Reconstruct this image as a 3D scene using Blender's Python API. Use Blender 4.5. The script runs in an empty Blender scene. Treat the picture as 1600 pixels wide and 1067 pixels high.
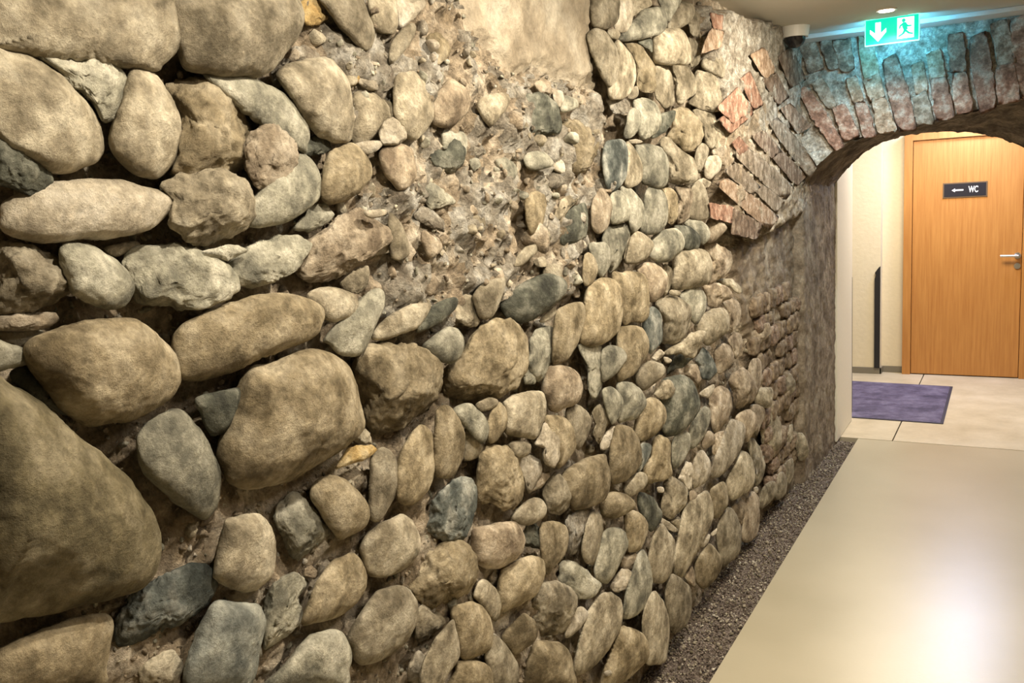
import bpy, bmesh, math, random
import numpy as np
from mathutils import Matrix, Vector

# ------------------------------------------------------------------ camera
W_PX, H_PX, F_PX, CAM_Z = 1600.0, 1067.0, 1400.0, 1.65
def _n(v): return v / np.linalg.norm(v)
cy = _n(np.array([1591 - 800.0, 533.5 - 275.0, -F_PX]))          # corridor direction seen by the camera
cz = np.cross(np.array([1.0, .055, 0.0]), cy); cz = _n(cz * np.sign(cz[1]))
cx = np.cross(cy, cz)
ROT = np.array([cx, cy, cz])                                     # world = ROT @ camera
CAM = np.array([0.0, 0.0, CAM_Z])
scene = bpy.context.scene
cam_data = bpy.data.cameras.new('camera')
cam_data.sensor_width = 36.0; cam_data.lens = F_PX / W_PX * 36.0
cam_data.clip_start = .02
cam = bpy.data.objects.new('camera', cam_data)
M4 = Matrix([list(ROT[i]) + [CAM[i]] for i in range(3)] + [[0, 0, 0, 1]])
cam.matrix_world = M4
scene.collection.objects.link(cam); scene.camera = cam

# ------------------------------------------------------------------ world, exposure, light
scene.view_settings.view_transform = 'Standard'; scene.view_settings.look = 'None'
scene.view_settings.gamma = 1.0; scene.view_settings.use_curve_mapping = False
scene.view_settings.exposure = 0.12
world = bpy.data.worlds.new('world'); scene.world = world; world.use_nodes = True
world.node_tree.nodes['Background'].inputs[0].default_value = (1, .82, .6, 1)
world.node_tree.nodes['Background'].inputs[1].default_value = .07

CEIL = 2.42
def spot(name, loc, power, col, angle=130, blend=.8, size=.05, aim=None):
    d = bpy.data.lights.new(name, 'SPOT'); d.energy = power; d.color = col
    d.spot_size = math.radians(angle); d.spot_blend = blend; d.shadow_soft_size = size
    o = bpy.data.objects.new(name, d); o.location = loc
    if aim is not None:
        o.rotation_euler = (Vector(aim) - Vector(loc)).to_track_quat('-Z', 'Y').to_euler()
    scene.collection.objects.link(o); return o
def area(name, loc, power, col, sx, sy, aim=None):
    d = bpy.data.lights.new(name, 'AREA'); d.energy = power; d.color = col
    d.shape = 'RECTANGLE'; d.size = sx; d.size_y = sy
    o = bpy.data.objects.new(name, d); o.location = loc
    if aim is not None:
        o.rotation_euler = (Vector(aim) - Vector(loc)).to_track_quat('-Z', 'Y').to_euler()
    scene.collection.objects.link(o); return o
WARM = (1, .88, .69); SOFT = (1, .88, .72); COOL = (.80, .88, 1)
# ceiling downlights washing the stone wall (the last ones light the arch)
spot('wall_washer', (-.24, .75, CEIL - .03), 66, WARM, 140, .8, .028, (-1.0, .85, .85))
spot('wall_washer', (-.28, 1.75, CEIL - .03), 90, WARM, 140, .8, .028, (-1.0, 1.85, .80))
spot('wall_washer', (-.28, 2.75, CEIL - .03), 84, WARM, 140, .8, .028, (-1.0, 3.05, .90))
spot('wall_washer', (-.42, 3.65, CEIL - .03), 70, WARM, 140, .8, .028, (-1.0, 4.0, 1.45))
area('corridor_fill', (.45, 1.6, CEIL - .02), 16, SOFT, .3, 1.4, (.45, 1.6, 0))  # unseen fill light added to soften shading in the corridor
# lobby behind the arch
area('lobby_panel', (-.6, 7.2, CEIL - .02), 60, (1, .87, .66), .9, .5, (-.6, 7.2, 0))
area('lobby_daylight_lamp', (-.30, 8.02, CEIL - .04), 38, (.44, .58, 1), .34, .34, (-.30, 7.2, 0))

# ------------------------------------------------------------------ ray helpers (photo pixel -> point on a real surface)
def ray(u, v):
    c = np.stack([np.asarray(u, float) - 800.0, 533.5 - np.asarray(v, float), -F_PX * np.ones_like(np.asarray(u, float))], -1)
    return c @ ROT.T                                              # view-depth of 1 per F_PX
def on_x(u, v, x): d = ray(u, v); t = (x - CAM[0]) / d[..., 0]; return t
def on_y(u, v, y): d = ray(u, v); return (y - CAM[1]) / d[..., 1]
def on_z(u, v, z): d = ray(u, v); return (z - CAM[2]) / d[..., 2]
def P(u, v, t): return CAM + ray(u, v) * np.asarray(t)[..., None]
def pz(u, v, z=0.0): return P(u, v, on_z(u, v, z))
def py_(u, v, y): return P(u, v, on_y(u, v, y))
def project(p):                                                   # world points -> photo pixels
    c = (np.asarray(p) - CAM) @ ROT
    w = -c[..., 2]
    return 800 + F_PX * c[..., 0] / w, 533.5 - F_PX * c[..., 1] / w

# ------------------------------------------------------------------ noise
_rng = np.random.RandomState(7)
_perm = _rng.permutation(256); _perm = np.concatenate([_perm, _perm, _perm])
_grad = _rng.normal(size=(256, 3)); _grad /= np.linalg.norm(_grad, axis=1)[:, None]
def noise(p):
    i = np.floor(p).astype(int); f = p - i; i &= 255
    w = f * f * f * (f * (f * 6 - 15) + 10); out = 0
    for dx in (0, 1):
        for dy in (0, 1):
            for dz in (0, 1):
                h = _perm[_perm[_perm[(i[:, 0] + dx) & 255] + ((i[:, 1] + dy) & 255)] + ((i[:, 2] + dz) & 255)] & 255
                g = _grad[h]
                d = g[:, 0] * (f[:, 0] - dx) + g[:, 1] * (f[:, 1] - dy) + g[:, 2] * (f[:, 2] - dz)
                out = out + d * (w[:, 0] if dx else 1 - w[:, 0]) * (w[:, 1] if dy else 1 - w[:, 1]) * (w[:, 2] if dz else 1 - w[:, 2])
    return out * 1.6
def fbm(p, octs=4, gain=.5, ridged=False):
    a, s, out = 1.0, 1.0, 0
    for k in range(octs):
        n = noise(p * s + 13.7 * k)
        if ridged: n = 1 - 2 * np.abs(n)
        out = out + a * n; a *= gain; s *= 2.03
    return out

# ------------------------------------------------------------------ materials
def new_mat(name):
    m = bpy.data.materials.new(name); m.use_nodes = True
    nt = m.node_tree; b = nt.nodes['Principled BSDF']; return m, nt, b
def node(nt, t, **kw):
    n = nt.nodes.new(t)
    for k, v in kw.items(): setattr(n, k, v)
    return n
def plain(name, col, rough=.6, metal=0.0, emit=None, strength=0, bump=0, bscale=60, spec=.5):
    m, nt, b = new_mat(name)
    b.inputs['Base Color'].default_value = (*col, 1); b.inputs['Roughness'].default_value = rough
    b.inputs['Metallic'].default_value = metal; b.inputs['Specular IOR Level'].default_value = spec
    if emit: b.inputs['Emission Color'].default_value = (*emit, 1); b.inputs['Emission Strength'].default_value = strength
    geo = node(nt, 'ShaderNodeNewGeometry'); nz = node(nt, 'ShaderNodeTexNoise'); nz.inputs['Scale'].default_value = bscale
    nz.inputs['Detail'].default_value = 6
    nt.links.new(geo.outputs['Position'], nz.inputs['Vector'])
    mr = node(nt, 'ShaderNodeMapRange'); mr.inputs[3].default_value = .93; mr.inputs[4].default_value = 1.07
    nt.links.new(nz.outputs[0], mr.inputs[0])
    mx = node(nt, 'ShaderNodeVectorMath', operation='SCALE'); mx.inputs[0].default_value = col
    nt.links.new(mr.outputs[0], mx.inputs['Scale']); nt.links.new(mx.outputs[0], b.inputs['Base Color'])
    if bump:
        bp = node(nt, 'ShaderNodeBump'); bp.inputs['Strength'].default_value = bump; bp.inputs['Distance'].default_value = .004
        nt.links.new(nz.outputs[0], bp.inputs['Height']); nt.links.new(bp.outputs[0], b.inputs['Normal'])
    return m
def rock(name, c_dark, c_mid, c_light, scale=14, bump=.6, dist=.006, var=.22, fine=100, stretch=(1, 1, 1), speck=.5):
    """mottled mineral surface: broad patches, fine grain, dark and pale flecks, all in world space"""
    m, nt, b = new_mat(name); L = nt.links.new
    geo = node(nt, 'ShaderNodeNewGeometry'); oi = node(nt, 'ShaderNodeObjectInfo')
    off = node(nt, 'ShaderNodeVectorMath', operation='SCALE'); off.inputs[0].default_value = (37, 91, 53); L(oi.outputs['Random'], off.inputs['Scale'])
    mul = node(nt, 'ShaderNodeVectorMath', operation='MULTIPLY'); mul.inputs[1].default_value = stretch; L(geo.outputs['Position'], mul.inputs[0])
    add = node(nt, 'ShaderNodeVectorMath', operation='ADD'); L(mul.outputs[0], add.inputs[0]); L(off.outputs[0], add.inputs[1])
    n1 = node(nt, 'ShaderNodeTexNoise'); n1.inputs['Scale'].default_value = scale; n1.inputs['Detail'].default_value = 7; n1.inputs['Roughness'].default_value = .62; n1.inputs['Distortion'].default_value = 0
    n2 = node(nt, 'ShaderNodeTexNoise'); n2.inputs['Scale'].default_value = fine; n2.inputs['Detail'].default_value = 5; n2.inputs['Roughness'].default_value = .7
    n3 = node(nt, 'ShaderNodeTexNoise'); n3.inputs['Scale'].default_value = scale * 3.1; n3.inputs['Detail'].default_value = 8; n3.inputs['Roughness'].default_value = .75; n3.inputs['Distortion'].default_value = 0
    for n in (n1, n2, n3): L(add.outputs[0], n.inputs['Vector'])
    cr = node(nt, 'ShaderNodeValToRGB'); e = cr.color_ramp.elements
    e[0].position = .36; e[0].color = (*c_dark, 1); e[1].position = .64; e[1].color = (*c_light, 1)
    k = e.new(.5); k.color = (*c_mid, 1)
    L(n1.outputs[0], cr.inputs[0])
    # flecks
    r3 = node(nt, 'ShaderNodeMapRange'); r3.inputs[1].default_value = .36; r3.inputs[2].default_value = .64; r3.inputs[3].default_value = 1 - .45 * speck; r3.inputs[4].default_value = 1 + .4 * speck
    L(n3.outputs[0], r3.inputs[0])
    r2 = node(nt, 'ShaderNodeMapRange'); r2.inputs[1].default_value = .3; r2.inputs[2].default_value = .7; r2.inputs[3].default_value = 1 - .3 * speck; r2.inputs[4].default_value = 1 + .3 * speck
    L(n2.outputs[0], r2.inputs[0])
    rv = node(nt, 'ShaderNodeMapRange'); rv.inputs[3].default_value = 1 - var; rv.inputs[4].default_value = 1 + var; L(oi.outputs['Random'], rv.inputs[0])
    m1 = node(nt, 'ShaderNodeMath', operation='MULTIPLY'); L(r3.outputs[0], m1.inputs[0]); L(r2.outputs[0], m1.inputs[1])
    m2 = node(nt, 'ShaderNodeMath', operation='MULTIPLY'); L(m1.outputs[0], m2.inputs[0]); L(rv.outputs[0], m2.inputs[1])
    sc = node(nt, 'ShaderNodeVectorMath', operation='SCALE'); L(cr.outputs[0], sc.inputs[0]); L(m2.outputs[0], sc.inputs['Scale'])
    L(sc.outputs[0], b.inputs['Base Color'])
    b.inputs['Roughness'].default_value = .82; b.inputs['Specular IOR Level'].default_value = .25
    h = node(nt, 'ShaderNodeMath', operation='MULTIPLY_ADD'); L(n2.outputs[0], h.inputs[0]); h.inputs[1].default_value = .30; L(n3.outputs[0], h.inputs[2])
    bp = node(nt, 'ShaderNodeBump'); bp.inputs['Strength'].default_value = bump; bp.inputs['Distance'].default_value = dist
    L(h.outputs[0], bp.inputs['Height']); L(bp.outputs[0], b.inputs['Normal'])
    return m
SB = dict(bump=.9, dist=.011, speck=.62)
STONE = {
 't': rock('tan_stone', (.15, .125, .083), (.33, .285, .205), (.53, .475, .365), **SB),
 'g': rock('grey_stone', (.13, .125, .098), (.31, .295, .23), (.52, .495, .405), **SB),
 'o': rock('olive_stone', (.135, .105, .06), (.305, .25, .16), (.48, .41, .29), **SB),
 'd': rock('dark_olive_stone', (.075, .062, .034), (.165, .138, .08), (.29, .25, .165), scale=11, **SB),
 'k': rock('dark_stone', (.037, .038, .03), (.105, .107, .083), (.27, .265, .215), **SB),
 'b': rock('blue_grey_stone', (.045, .052, .047), (.138, .15, .135), (.38, .38, .335), **SB),
 'c': rock('pale_blue_grey_stone', (.11, .118, .108), (.26, .27, .24), (.45, .45, .39), **SB),
 'p': rock('pinkish_stone', (.155, .118, .08), (.345, .28, .20), (.55, .475, .37), **SB),
 'w': rock('pale_stone', (.24, .205, .15), (.44, .385, .295), (.64, .585, .49), **SB),
 'y': rock('yellow_stone', (.32, .20, .07), (.52, .37, .16), (.66, .54, .33), **SB),
 'r': rock('red_stone', (.27, .13, .08), (.44, .24, .155), (.58, .40, .30), **SB),
}
BB = dict(scale=22, bump=.9, dist=.012, speck=.7)
BRICK = {
 'r': rock('red_brick', (.19, .105, .07), (.35, .195, .135), (.52, .40, .31), **BB),
 'n': rock('brown_brick', (.11, .08, .055), (.24, .165, .115), (.44, .36, .28), **BB),
 'o': rock('orange_brick', (.22, .145, .09), (.40, .28, .19), (.58, .48, .38), **BB),
 't': rock('sandy_brick', (.16, .125, .085), (.33, .26, .19), (.52, .45, .36), **BB),
 'y': rock('yellow_brick', (.30, .25, .15), (.48, .42, .28), (.62, .57, .44), **BB),
}
MORTAR = rock('lime_mortar', (.24, .185, .12), (.44, .355, .255), (.66, .58, .46), scale=11, bump=1.0, dist=.022, var=0, fine=110, speck=1.0)
LIME = rock('pale_lime_mortar', (.24, .20, .15), (.46, .41, .33), (.72, .68, .60), scale=18, bump=1.0, dist=.022, fine=90, speck=.9)
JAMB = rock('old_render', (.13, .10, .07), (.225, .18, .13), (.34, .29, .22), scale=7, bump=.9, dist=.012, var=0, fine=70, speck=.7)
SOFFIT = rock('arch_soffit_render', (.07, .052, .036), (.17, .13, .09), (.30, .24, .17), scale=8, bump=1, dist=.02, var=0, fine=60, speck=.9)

# ------------------------------------------------------------------ object helpers
def mesh_obj(name, verts, faces, mat, parent=None, smooth=True):
    me = bpy.data.meshes.new(name)
    verts = np.asarray(verts, float)
    if isinstance(faces, np.ndarray):
        n, k = faces.shape
        me.vertices.add(len(verts)); me.vertices.foreach_set('co', verts.ravel())
        me.loops.add(n * k); me.loops.foreach_set('vertex_index', faces.ravel().astype(np.int32))
        me.polygons.add(n); me.polygons.foreach_set('loop_start', np.arange(0, n * k, k, dtype=np.int32))
        me.update(calc_edges=True)
    else:
        me.from_pydata([tuple(v) for v in verts], [], faces); me.update()
    if smooth: me.polygons.foreach_set('use_smooth', np.ones(len(me.polygons), bool))
    me.materials.append(mat)
    o = bpy.data.objects.new(name, me); scene.collection.objects.link(o)
    if parent: o.parent = parent
    return o
def tag(o, label=None, cat=None, group=None, kind=None):
    if label: o['label'] = label
    if cat: o['category'] = cat
    if group: o['group'] = group
    if kind: o['kind'] = kind
    return o
def empty(name, loc):
    o = bpy.data.objects.new(name, None); o.location = loc; o.empty_display_size = .05
    scene.collection.objects.link(o); return o
def bm_obj(name, bm, mat, parent=None, smooth=False, at=None):
    me = bpy.data.meshes.new(name); bm.to_mesh(me); bm.free()
    if smooth: me.polygons.foreach_set('use_smooth', np.ones(len(me.polygons), bool))
    me.materials.append(mat); o = bpy.data.objects.new(name, me); scene.collection.objects.link(o)
    if parent:
        o.parent = parent
        o.matrix_parent_inverse = Matrix.Translation(parent.location).inverted()
    return o
def box(bm, lo, hi, bevel=0):
    r = bmesh.ops.create_cube(bm, size=1); vs = r['verts']
    c = [(lo[i] + hi[i]) / 2 for i in range(3)]; s = [hi[i] - lo[i] for i in range(3)]
    for v in vs: v.co = Vector((c[0] + v.co.x * s[0], c[1] + v.co.y * s[1], c[2] + v.co.z * s[2]))
    if bevel:
        es = list({e for v in vs for e in v.link_edges})
        bmesh.ops.bevel(bm, geom=es, offset=bevel, segments=2, affect='EDGES')
def cyl(bm, a, b, r0, r1=None, seg=24, caps=True):
    a = Vector(a); b = Vector(b); r1 = r0 if r1 is None else r1; d = b - a
    m = Matrix.Translation((a + b) / 2) @ d.to_track_quat('Z', 'Y').to_matrix().to_4x4()
    bmesh.ops.create_cone(bm, cap_ends=caps, segments=seg, radius1=r0, radius2=r1, depth=d.length, matrix=m)
def grid_faces(nu, nv):
    i = np.arange(nu - 1)[:, None] * nv + np.arange(nv - 1)[None, :]
    return np.stack([i, i + nv, i + nv + 1, i + 1], -1).reshape(-1, 4)

# ------------------------------------------------------------------ dimensions of the place (metres)
WX, FY, FY2 = -1.04, 5.05, 5.95          # stone wall plane, front and back of the arch wall
XR = 1.30                                # far side of the corridor, outside the picture
GX = -.875                               # edge of the screed floor along the gravel
LY = 8.30                                # end wall of the lobby

# ------------------------------------------------------------------ mortar bed of the stone wall
def in_poly(u, v, poly):
    n = len(poly); inside = np.zeros(u.shape, bool); j = n - 1
    for i in range(n):
        xi, yi = poly[i]; xj, yj = poly[j]
        c = ((yi > v) != (yj > v)) & (u < (xj - xi) * (v - yi) / ((yj - yi) or 1e-9) + xi); inside ^= c; j = i
    return inside
def wall_coords(poly, dx=0.0):                                              # photo outline -> outline on the wall plane (y, z)
    a = np.array(poly, float); p = P(a[:, 0], a[:, 1], on_x(a[:, 0], a[:, 1], WX + dx)); return [(q[1], q[2]) for q in p]
def soft_mask(Y, Z, poly, r):
    """share of nearby samples inside the outline: a mask with a soft, ragged edge"""
    w = np.stack([Y.ravel() * 9, Z.ravel() * 9, np.zeros(Y.size)], -1)
    jy, jz = (fbm(w, 3) * .03).reshape(Y.shape), (fbm(w + 50, 3) * .03).reshape(Y.shape)
    out = 0
    for a in range(8):
        out = out + in_poly(Y + jy + r * math.cos(a * .785), Z + jz + r * math.sin(a * .785), poly)
    return (out + in_poly(Y + jy, Z + jz, poly)) / 9.0
ROUGH = wall_coords([(470, -60), (760, -60), (745, 70), (790, 118), (860, 125), (945, 150), (960, 270), (935, 430), (900, 480), (860, 460), (740, 500), (620, 530), (600, 380), (560, 300), (560, 220), (430, 130)])
PLASTER = wall_coords([(705, -80), (930, -80), (930, 60), (945, 135), (900, 140), (860, 118), (790, 112), (745, 62)])
SPANDREL = wall_coords([(1100, 8), (1300, 60), (1300, 300), (1197, 371), (1140, 330), (1130, 250), (1135, 180), (1120, 100)], .03)
JAMBM = wall_coords([(1150, 380), (1197, 371), (1400, 100), (1400, 800), (1232, 790), (1200, 640), (1165, 480)])
LOWER = wall_coords([(190, 690), (360, 740), (600, 690), (760, 800), (900, 900), (820, 1120), (-60, 1120), (-60, 975), (240, 925), (260, 850)])
ys = [.15]
while ys[-1] < 6.0: ys.append(ys[-1] + .0052 * max(.9, min(ys[-1], 3.0)))
ys = np.array(ys); zs = np.arange(-.05, CEIL + .06, .0085)
Y, Z = np.meshgrid(ys, zs, indexing='ij')
pts = np.stack([np.zeros(Y.size), Y.ravel(), Z.ravel()], -1)
n_lo = fbm(pts * 7, 3).reshape(Y.shape); n_hi = fbm(pts * 26 + 9, 4, .6).reshape(Y.shape)
n_rg = fbm(pts * 12 + 31, 4, .55, True).reshape(Y.shape)
m_r, m_p, m_s, m_j = (soft_mask(Y, Z, q, r_) for q, r_ in ((ROUGH, .03), (PLASTER, .03), (SPANDREL, .008), (JAMBM, .03)))
base = WX - .044 - .020 * np.clip((Y - 1.4) / .6, 0, 1) + n_lo * .016 + n_hi * .010
Xr = WX - .028 + n_lo * .030 + n_rg * .018 + n_hi * .010
Xp = WX - .004 + n_lo * .010 + n_rg * .002 + n_hi * .0025
Xs = WX + .014 + n_lo * .014 + n_rg * .010
Xj = WX - .022 + n_lo * .012 + n_hi * .007
m_l = soft_mask(Y, Z, LOWER, .05)
base = base * (1 - m_l) + (WX - .026 + n_lo * .014 + n_rg * .008 + n_hi * .009) * m_l
X = base * (1 - m_r) + Xr * m_r
X = X * (1 - m_p) + Xp * m_p
X = X * (1 - m_j) + Xj * m_j
X = X * (1 - m_s) + Xs * m_s
wall = mesh_obj('wall_left', np.stack([X, Y, Z], -1).reshape(-1, 3), grid_faces(*Y.shape), MORTAR)
tag(wall, 'old rubble wall of river stones set in crumbling lime mortar', None, None, 'structure')
def bed_x(y, z):
    i = np.clip(np.searchsorted(ys, y), 0, len(ys) - 1); j = np.clip(((z + .05) / .0085).astype(int), 0, len(zs) - 1)
    return X[i, j]
# material slots on the wall: plaster patch, pale mortar, jamb render
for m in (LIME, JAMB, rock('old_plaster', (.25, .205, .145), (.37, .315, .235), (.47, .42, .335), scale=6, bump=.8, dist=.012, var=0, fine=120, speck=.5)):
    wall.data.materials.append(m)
cen = lambda a: (a[:-1, :-1] + a[1:, 1:]) / 2
mi = np.zeros(cen(Y).shape, np.int32)
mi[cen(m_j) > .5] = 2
mi[(cen(m_s) > .5) | ((cen(m_r) > .5) & (cen(n_lo) > .02))] = 1
mi[(cen(m_s) > .5) & (cen(Z) + cen(n_lo) * .15 < 1.98)] = 0  # lower haunch takes the darker mortar: its shade is put into the colour
mi[cen(m_p) > .5] = 3
wall.data.polygons.foreach_set('material_index', mi.ravel())

# ------------------------------------------------------------------ stones
def ico(sub):
    bm = bmesh.new(); bmesh.ops.create_icosphere(bm, subdivisions=sub, radius=1); bm.verts.index_update()
    v = np.array([x.co[:] for x in bm.verts]); f = np.array([[x.index for x in t.verts] for t in bm.faces]); bm.free()
    return v / np.linalg.norm(v, axis=1)[:, None], f
ICO = {k: ico(k) for k in (2, 3, 4, 5, 6)}
TILES = {'A': (0, 0, 4), 'B': (400, 0, 4), 'C': (800, 0, 4), 'D': (0, 240, 4), 'E': (0, 480, 4), 'F': (0, 800, 4), 'H': (360, 240, 4), 'I': (360, 480, 4),
         'J': (400, 720, 4), 'K': (400, 800, 4), 'L': (700, 240, 16 / 3), 'M': (700, 440, 16 / 3), 'N': (700, 620, 16 / 3), 'O': (780, 800, 16 / 3),
         'Q': (780, 867, 16 / 3), 'R': (920, 180, 20 / 3), 'S': (920, 320, 20 / 3), 'T': (920, 460, 20 / 3), 'U': (920, 580, 16 / 3), 'V': (980, 720, 16 / 3),
         'W': (1040, 0, 1600 / 560), 'X': (1100, 400, 10 / 3), 'Z': (0, 0, 1)}
def outline(pts, smooth):
    """closed outline -> dense samples (Catmull-Rom where the stone is rounded)"""
    p = np.array(pts, float); n = len(p); out = []
    for i in range(n):
        a, b, c, d = p[i - 1], p[i], p[(i + 1) % n], p[(i + 2) % n]
        for k in range(12):
            t = k / 12
            cr = .5 * ((2 * b) + (-a + c) * t + (2 * a - 5 * b + 4 * c - d) * t * t + (-a + 3 * b - 3 * c + d) * t ** 3)
            out.append(cr * smooth + (b + (c - b) * t) * (1 - smooth))
    return np.array(out)
def polar(out):
    x, y = out[:, 0], out[:, 1]; x2, y2 = np.roll(x, -1), np.roll(y, -1)
    cr = x * y2 - x2 * y; A = cr.sum() / 2
    c = np.array([((x + x2) * cr).sum(), ((y + y2) * cr).sum()]) / (6 * A)
    d = out - c; th = np.arctan2(d[:, 1], d[:, 0]); r = np.hypot(d[:, 0], d[:, 1])
    tg = np.linspace(-math.pi, math.pi, 181); R = np.zeros(181)
    # farthest outline crossing in every direction
    for k, t in enumerate(tg):
        dd = np.abs((th - t + math.pi) % (2 * math.pi) - math.pi)
        near = np.argsort(dd)[:3]; R[k] = np.average(r[near], weights=1 / (dd[near] + 1e-3))
    R[-1] = R[0] = (R[0] + R[-1]) / 2
    return c, abs(A), tg, R
def hull(p):
    p = sorted(map(tuple, p))
    def half(q):
        h = []
        for a in q:
            while len(h) > 1 and (h[-1][0] - h[-2][0]) * (a[1] - h[-2][1]) - (h[-1][1] - h[-2][1]) * (a[0] - h[-2][0]) <= 0: h.pop()
            h.append(a)
        return h[:-1]
    return half(p) + half(p[::-1])
def plane_depth(u, v, lift):
    tx = on_x(u, v, WX + lift); ty = on_y(u, v, FY - lift)
    tx = np.where(tx > 0, tx, 1e9); return np.minimum(tx, ty)
rs = np.random.RandomState(3)
def stone(line, idx):
    w = line.split(); ox, oy, s = TILES[w[0]]; kind, col = w[1], w[2]; v = [float(q) for q in w[3:]]
    layer = v.pop() if len(v) % 2 else 0
    pts = [(ox + v[i] / s, oy + v[i + 1] / s) for i in range(0, len(v), 2)]
    if kind == 'r': pts = hull(pts)
    out = outline(pts, {'r': 1.0, 'f': .35, 'm': .8, 'b': .0}[kind])
    c, A, tg, R = polar(out); R = R * {'r': 1.03, 'f': 1.06, 'm': 1.1, 'b': 1.16}[kind]
    req = math.sqrt(A / math.pi); rmin = min(R[0:90] + R[90:180]) / 2
    sub = 3 if req < 7 else 4 if req < 34 else 5 if req < 95 else 6
    d, f = ICO[sub]; d = d.copy()
    lift = {'r': .008, 'f': -.004, 'm': -.004, 'b': (.032 if c[0] < 1245 else .006)}[kind] + .022 * layer
    tc = float(plane_depth(c[0], c[1], lift)); scale = tc                           # metres per photo pixel at that depth
    # unit shape: cuts give broken stones their flat faces
    q = d.copy(); cutm = np.zeros(len(d))
    if kind in 'fmb':
        ncut = {'f': rs.randint(3, 6), 'm': 4, 'b': 1}[kind]
        for _ in range(ncut):
            n = rs.normal(size=3); n[2] = abs(n[2]) + .55; n /= np.linalg.norm(n)
            if kind == 'b': n = np.array([rs.uniform(-.05, .05), rs.uniform(-.05, .05), 1.0]); n /= np.linalg.norm(n)
            h = rs.uniform(.38, .68) if kind != 'b' else .42
            e = q @ n - h; cutm = np.maximum(cutm, np.clip(e * 7, 0, 1)); q = q - np.maximum(e, 0)[:, None] * n * .97
    elif rs.rand() < .55:                                                             # gently flattened river stone
        n = rs.normal(size=3); n[2] = abs(n[2]) + .8; n /= np.linalg.norm(n)
        e = q @ n - rs.uniform(.72, .88); q = q - np.maximum(e, 0)[:, None] * n * .75
    rho = np.hypot(d[:, 0], d[:, 1]); th = np.arctan2(d[:, 1], d[:, 0])
    Rt = np.interp(th, tg, R)
    shrink = np.hypot(q[:, 0], q[:, 1]) / np.maximum(rho, 1e-6)
    pw = {'r': .80, 'f': .72, 'm': .8, 'b': .25}[kind]
    rr = rho ** pw * np.minimum(shrink + (1 - shrink) * .3, 1.0)
    if kind == 'b': rr = np.minimum(rho * 1.45, 1.0)
    th2 = th
    du, dv = Rt * rr * np.cos(th2), Rt * rr * np.sin(th2)
    thick = {'r': .98, 'f': .95, 'm': .8, 'b': .55}[kind] * rmin * scale
    if kind == 'b': thick = max(.02, min(thick, .035))
    u, vv = c[0] + du, c[1] + dv
    # middle sheet of the stone leans with the wall but never more than ~52 degrees from the line of sight
    full = plane_depth(u, vv, lift) - tc
    slope = np.abs(full).max() * F_PX / (max(R) * scale + 1e-9)
    kf = 1.0 if kind == 'b' else min(1.0, .95 / max(slope, 1e-6))
    t = tc + kf * full
    p = P(u, vv, t)
    vdir = _n(ray(c[0], c[1])); nrm = np.array([1.0, 0, 0])
    if c[0] > 1235 and kind == 'b': nrm = np.array([0, -1.0, 0])
    bulge = -vdir * kf ** 0 if kf < .999 and kind != 'b' else -vdir
    p = p + q[:, 2:3] * thick * bulge * (1.0 if kind != 'b' else 1.0)
    # weathering
    seed = rs.uniform(0, 90, 3); size = req * scale
    cen_ = p.mean(0); nd = p - cen_; ln = np.linalg.norm(nd, axis=1)[:, None] + 1e-9; nd = nd / ln
    a = {'r': .055, 'f': .07, 'm': .12, 'b': .05}[kind]; oc = 4
    disp = fbm(p / size * 1.1 + seed, oc, .5) * a * size
    if kind in 'fm': disp += (fbm(p / size * 2.3 + seed + 7, 4, .6, True) - .4) * .045 * size * (1.8 if kind == 'm' else 1)
    disp += fbm(p * 45 + seed, 4, .62) * (.0011 if kind == 'r' else .0026)
    if kind == 'f': disp += cutm * (fbm(p / size * 3.2 + seed, 4, .6, True) - .5) * .06 * size
    if kind == 'b': disp += fbm(p * 24 + seed, 4, .6) * .006
    p = p + nd * disp[:, None]
    return p, f, kind, col, A, cen_
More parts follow.
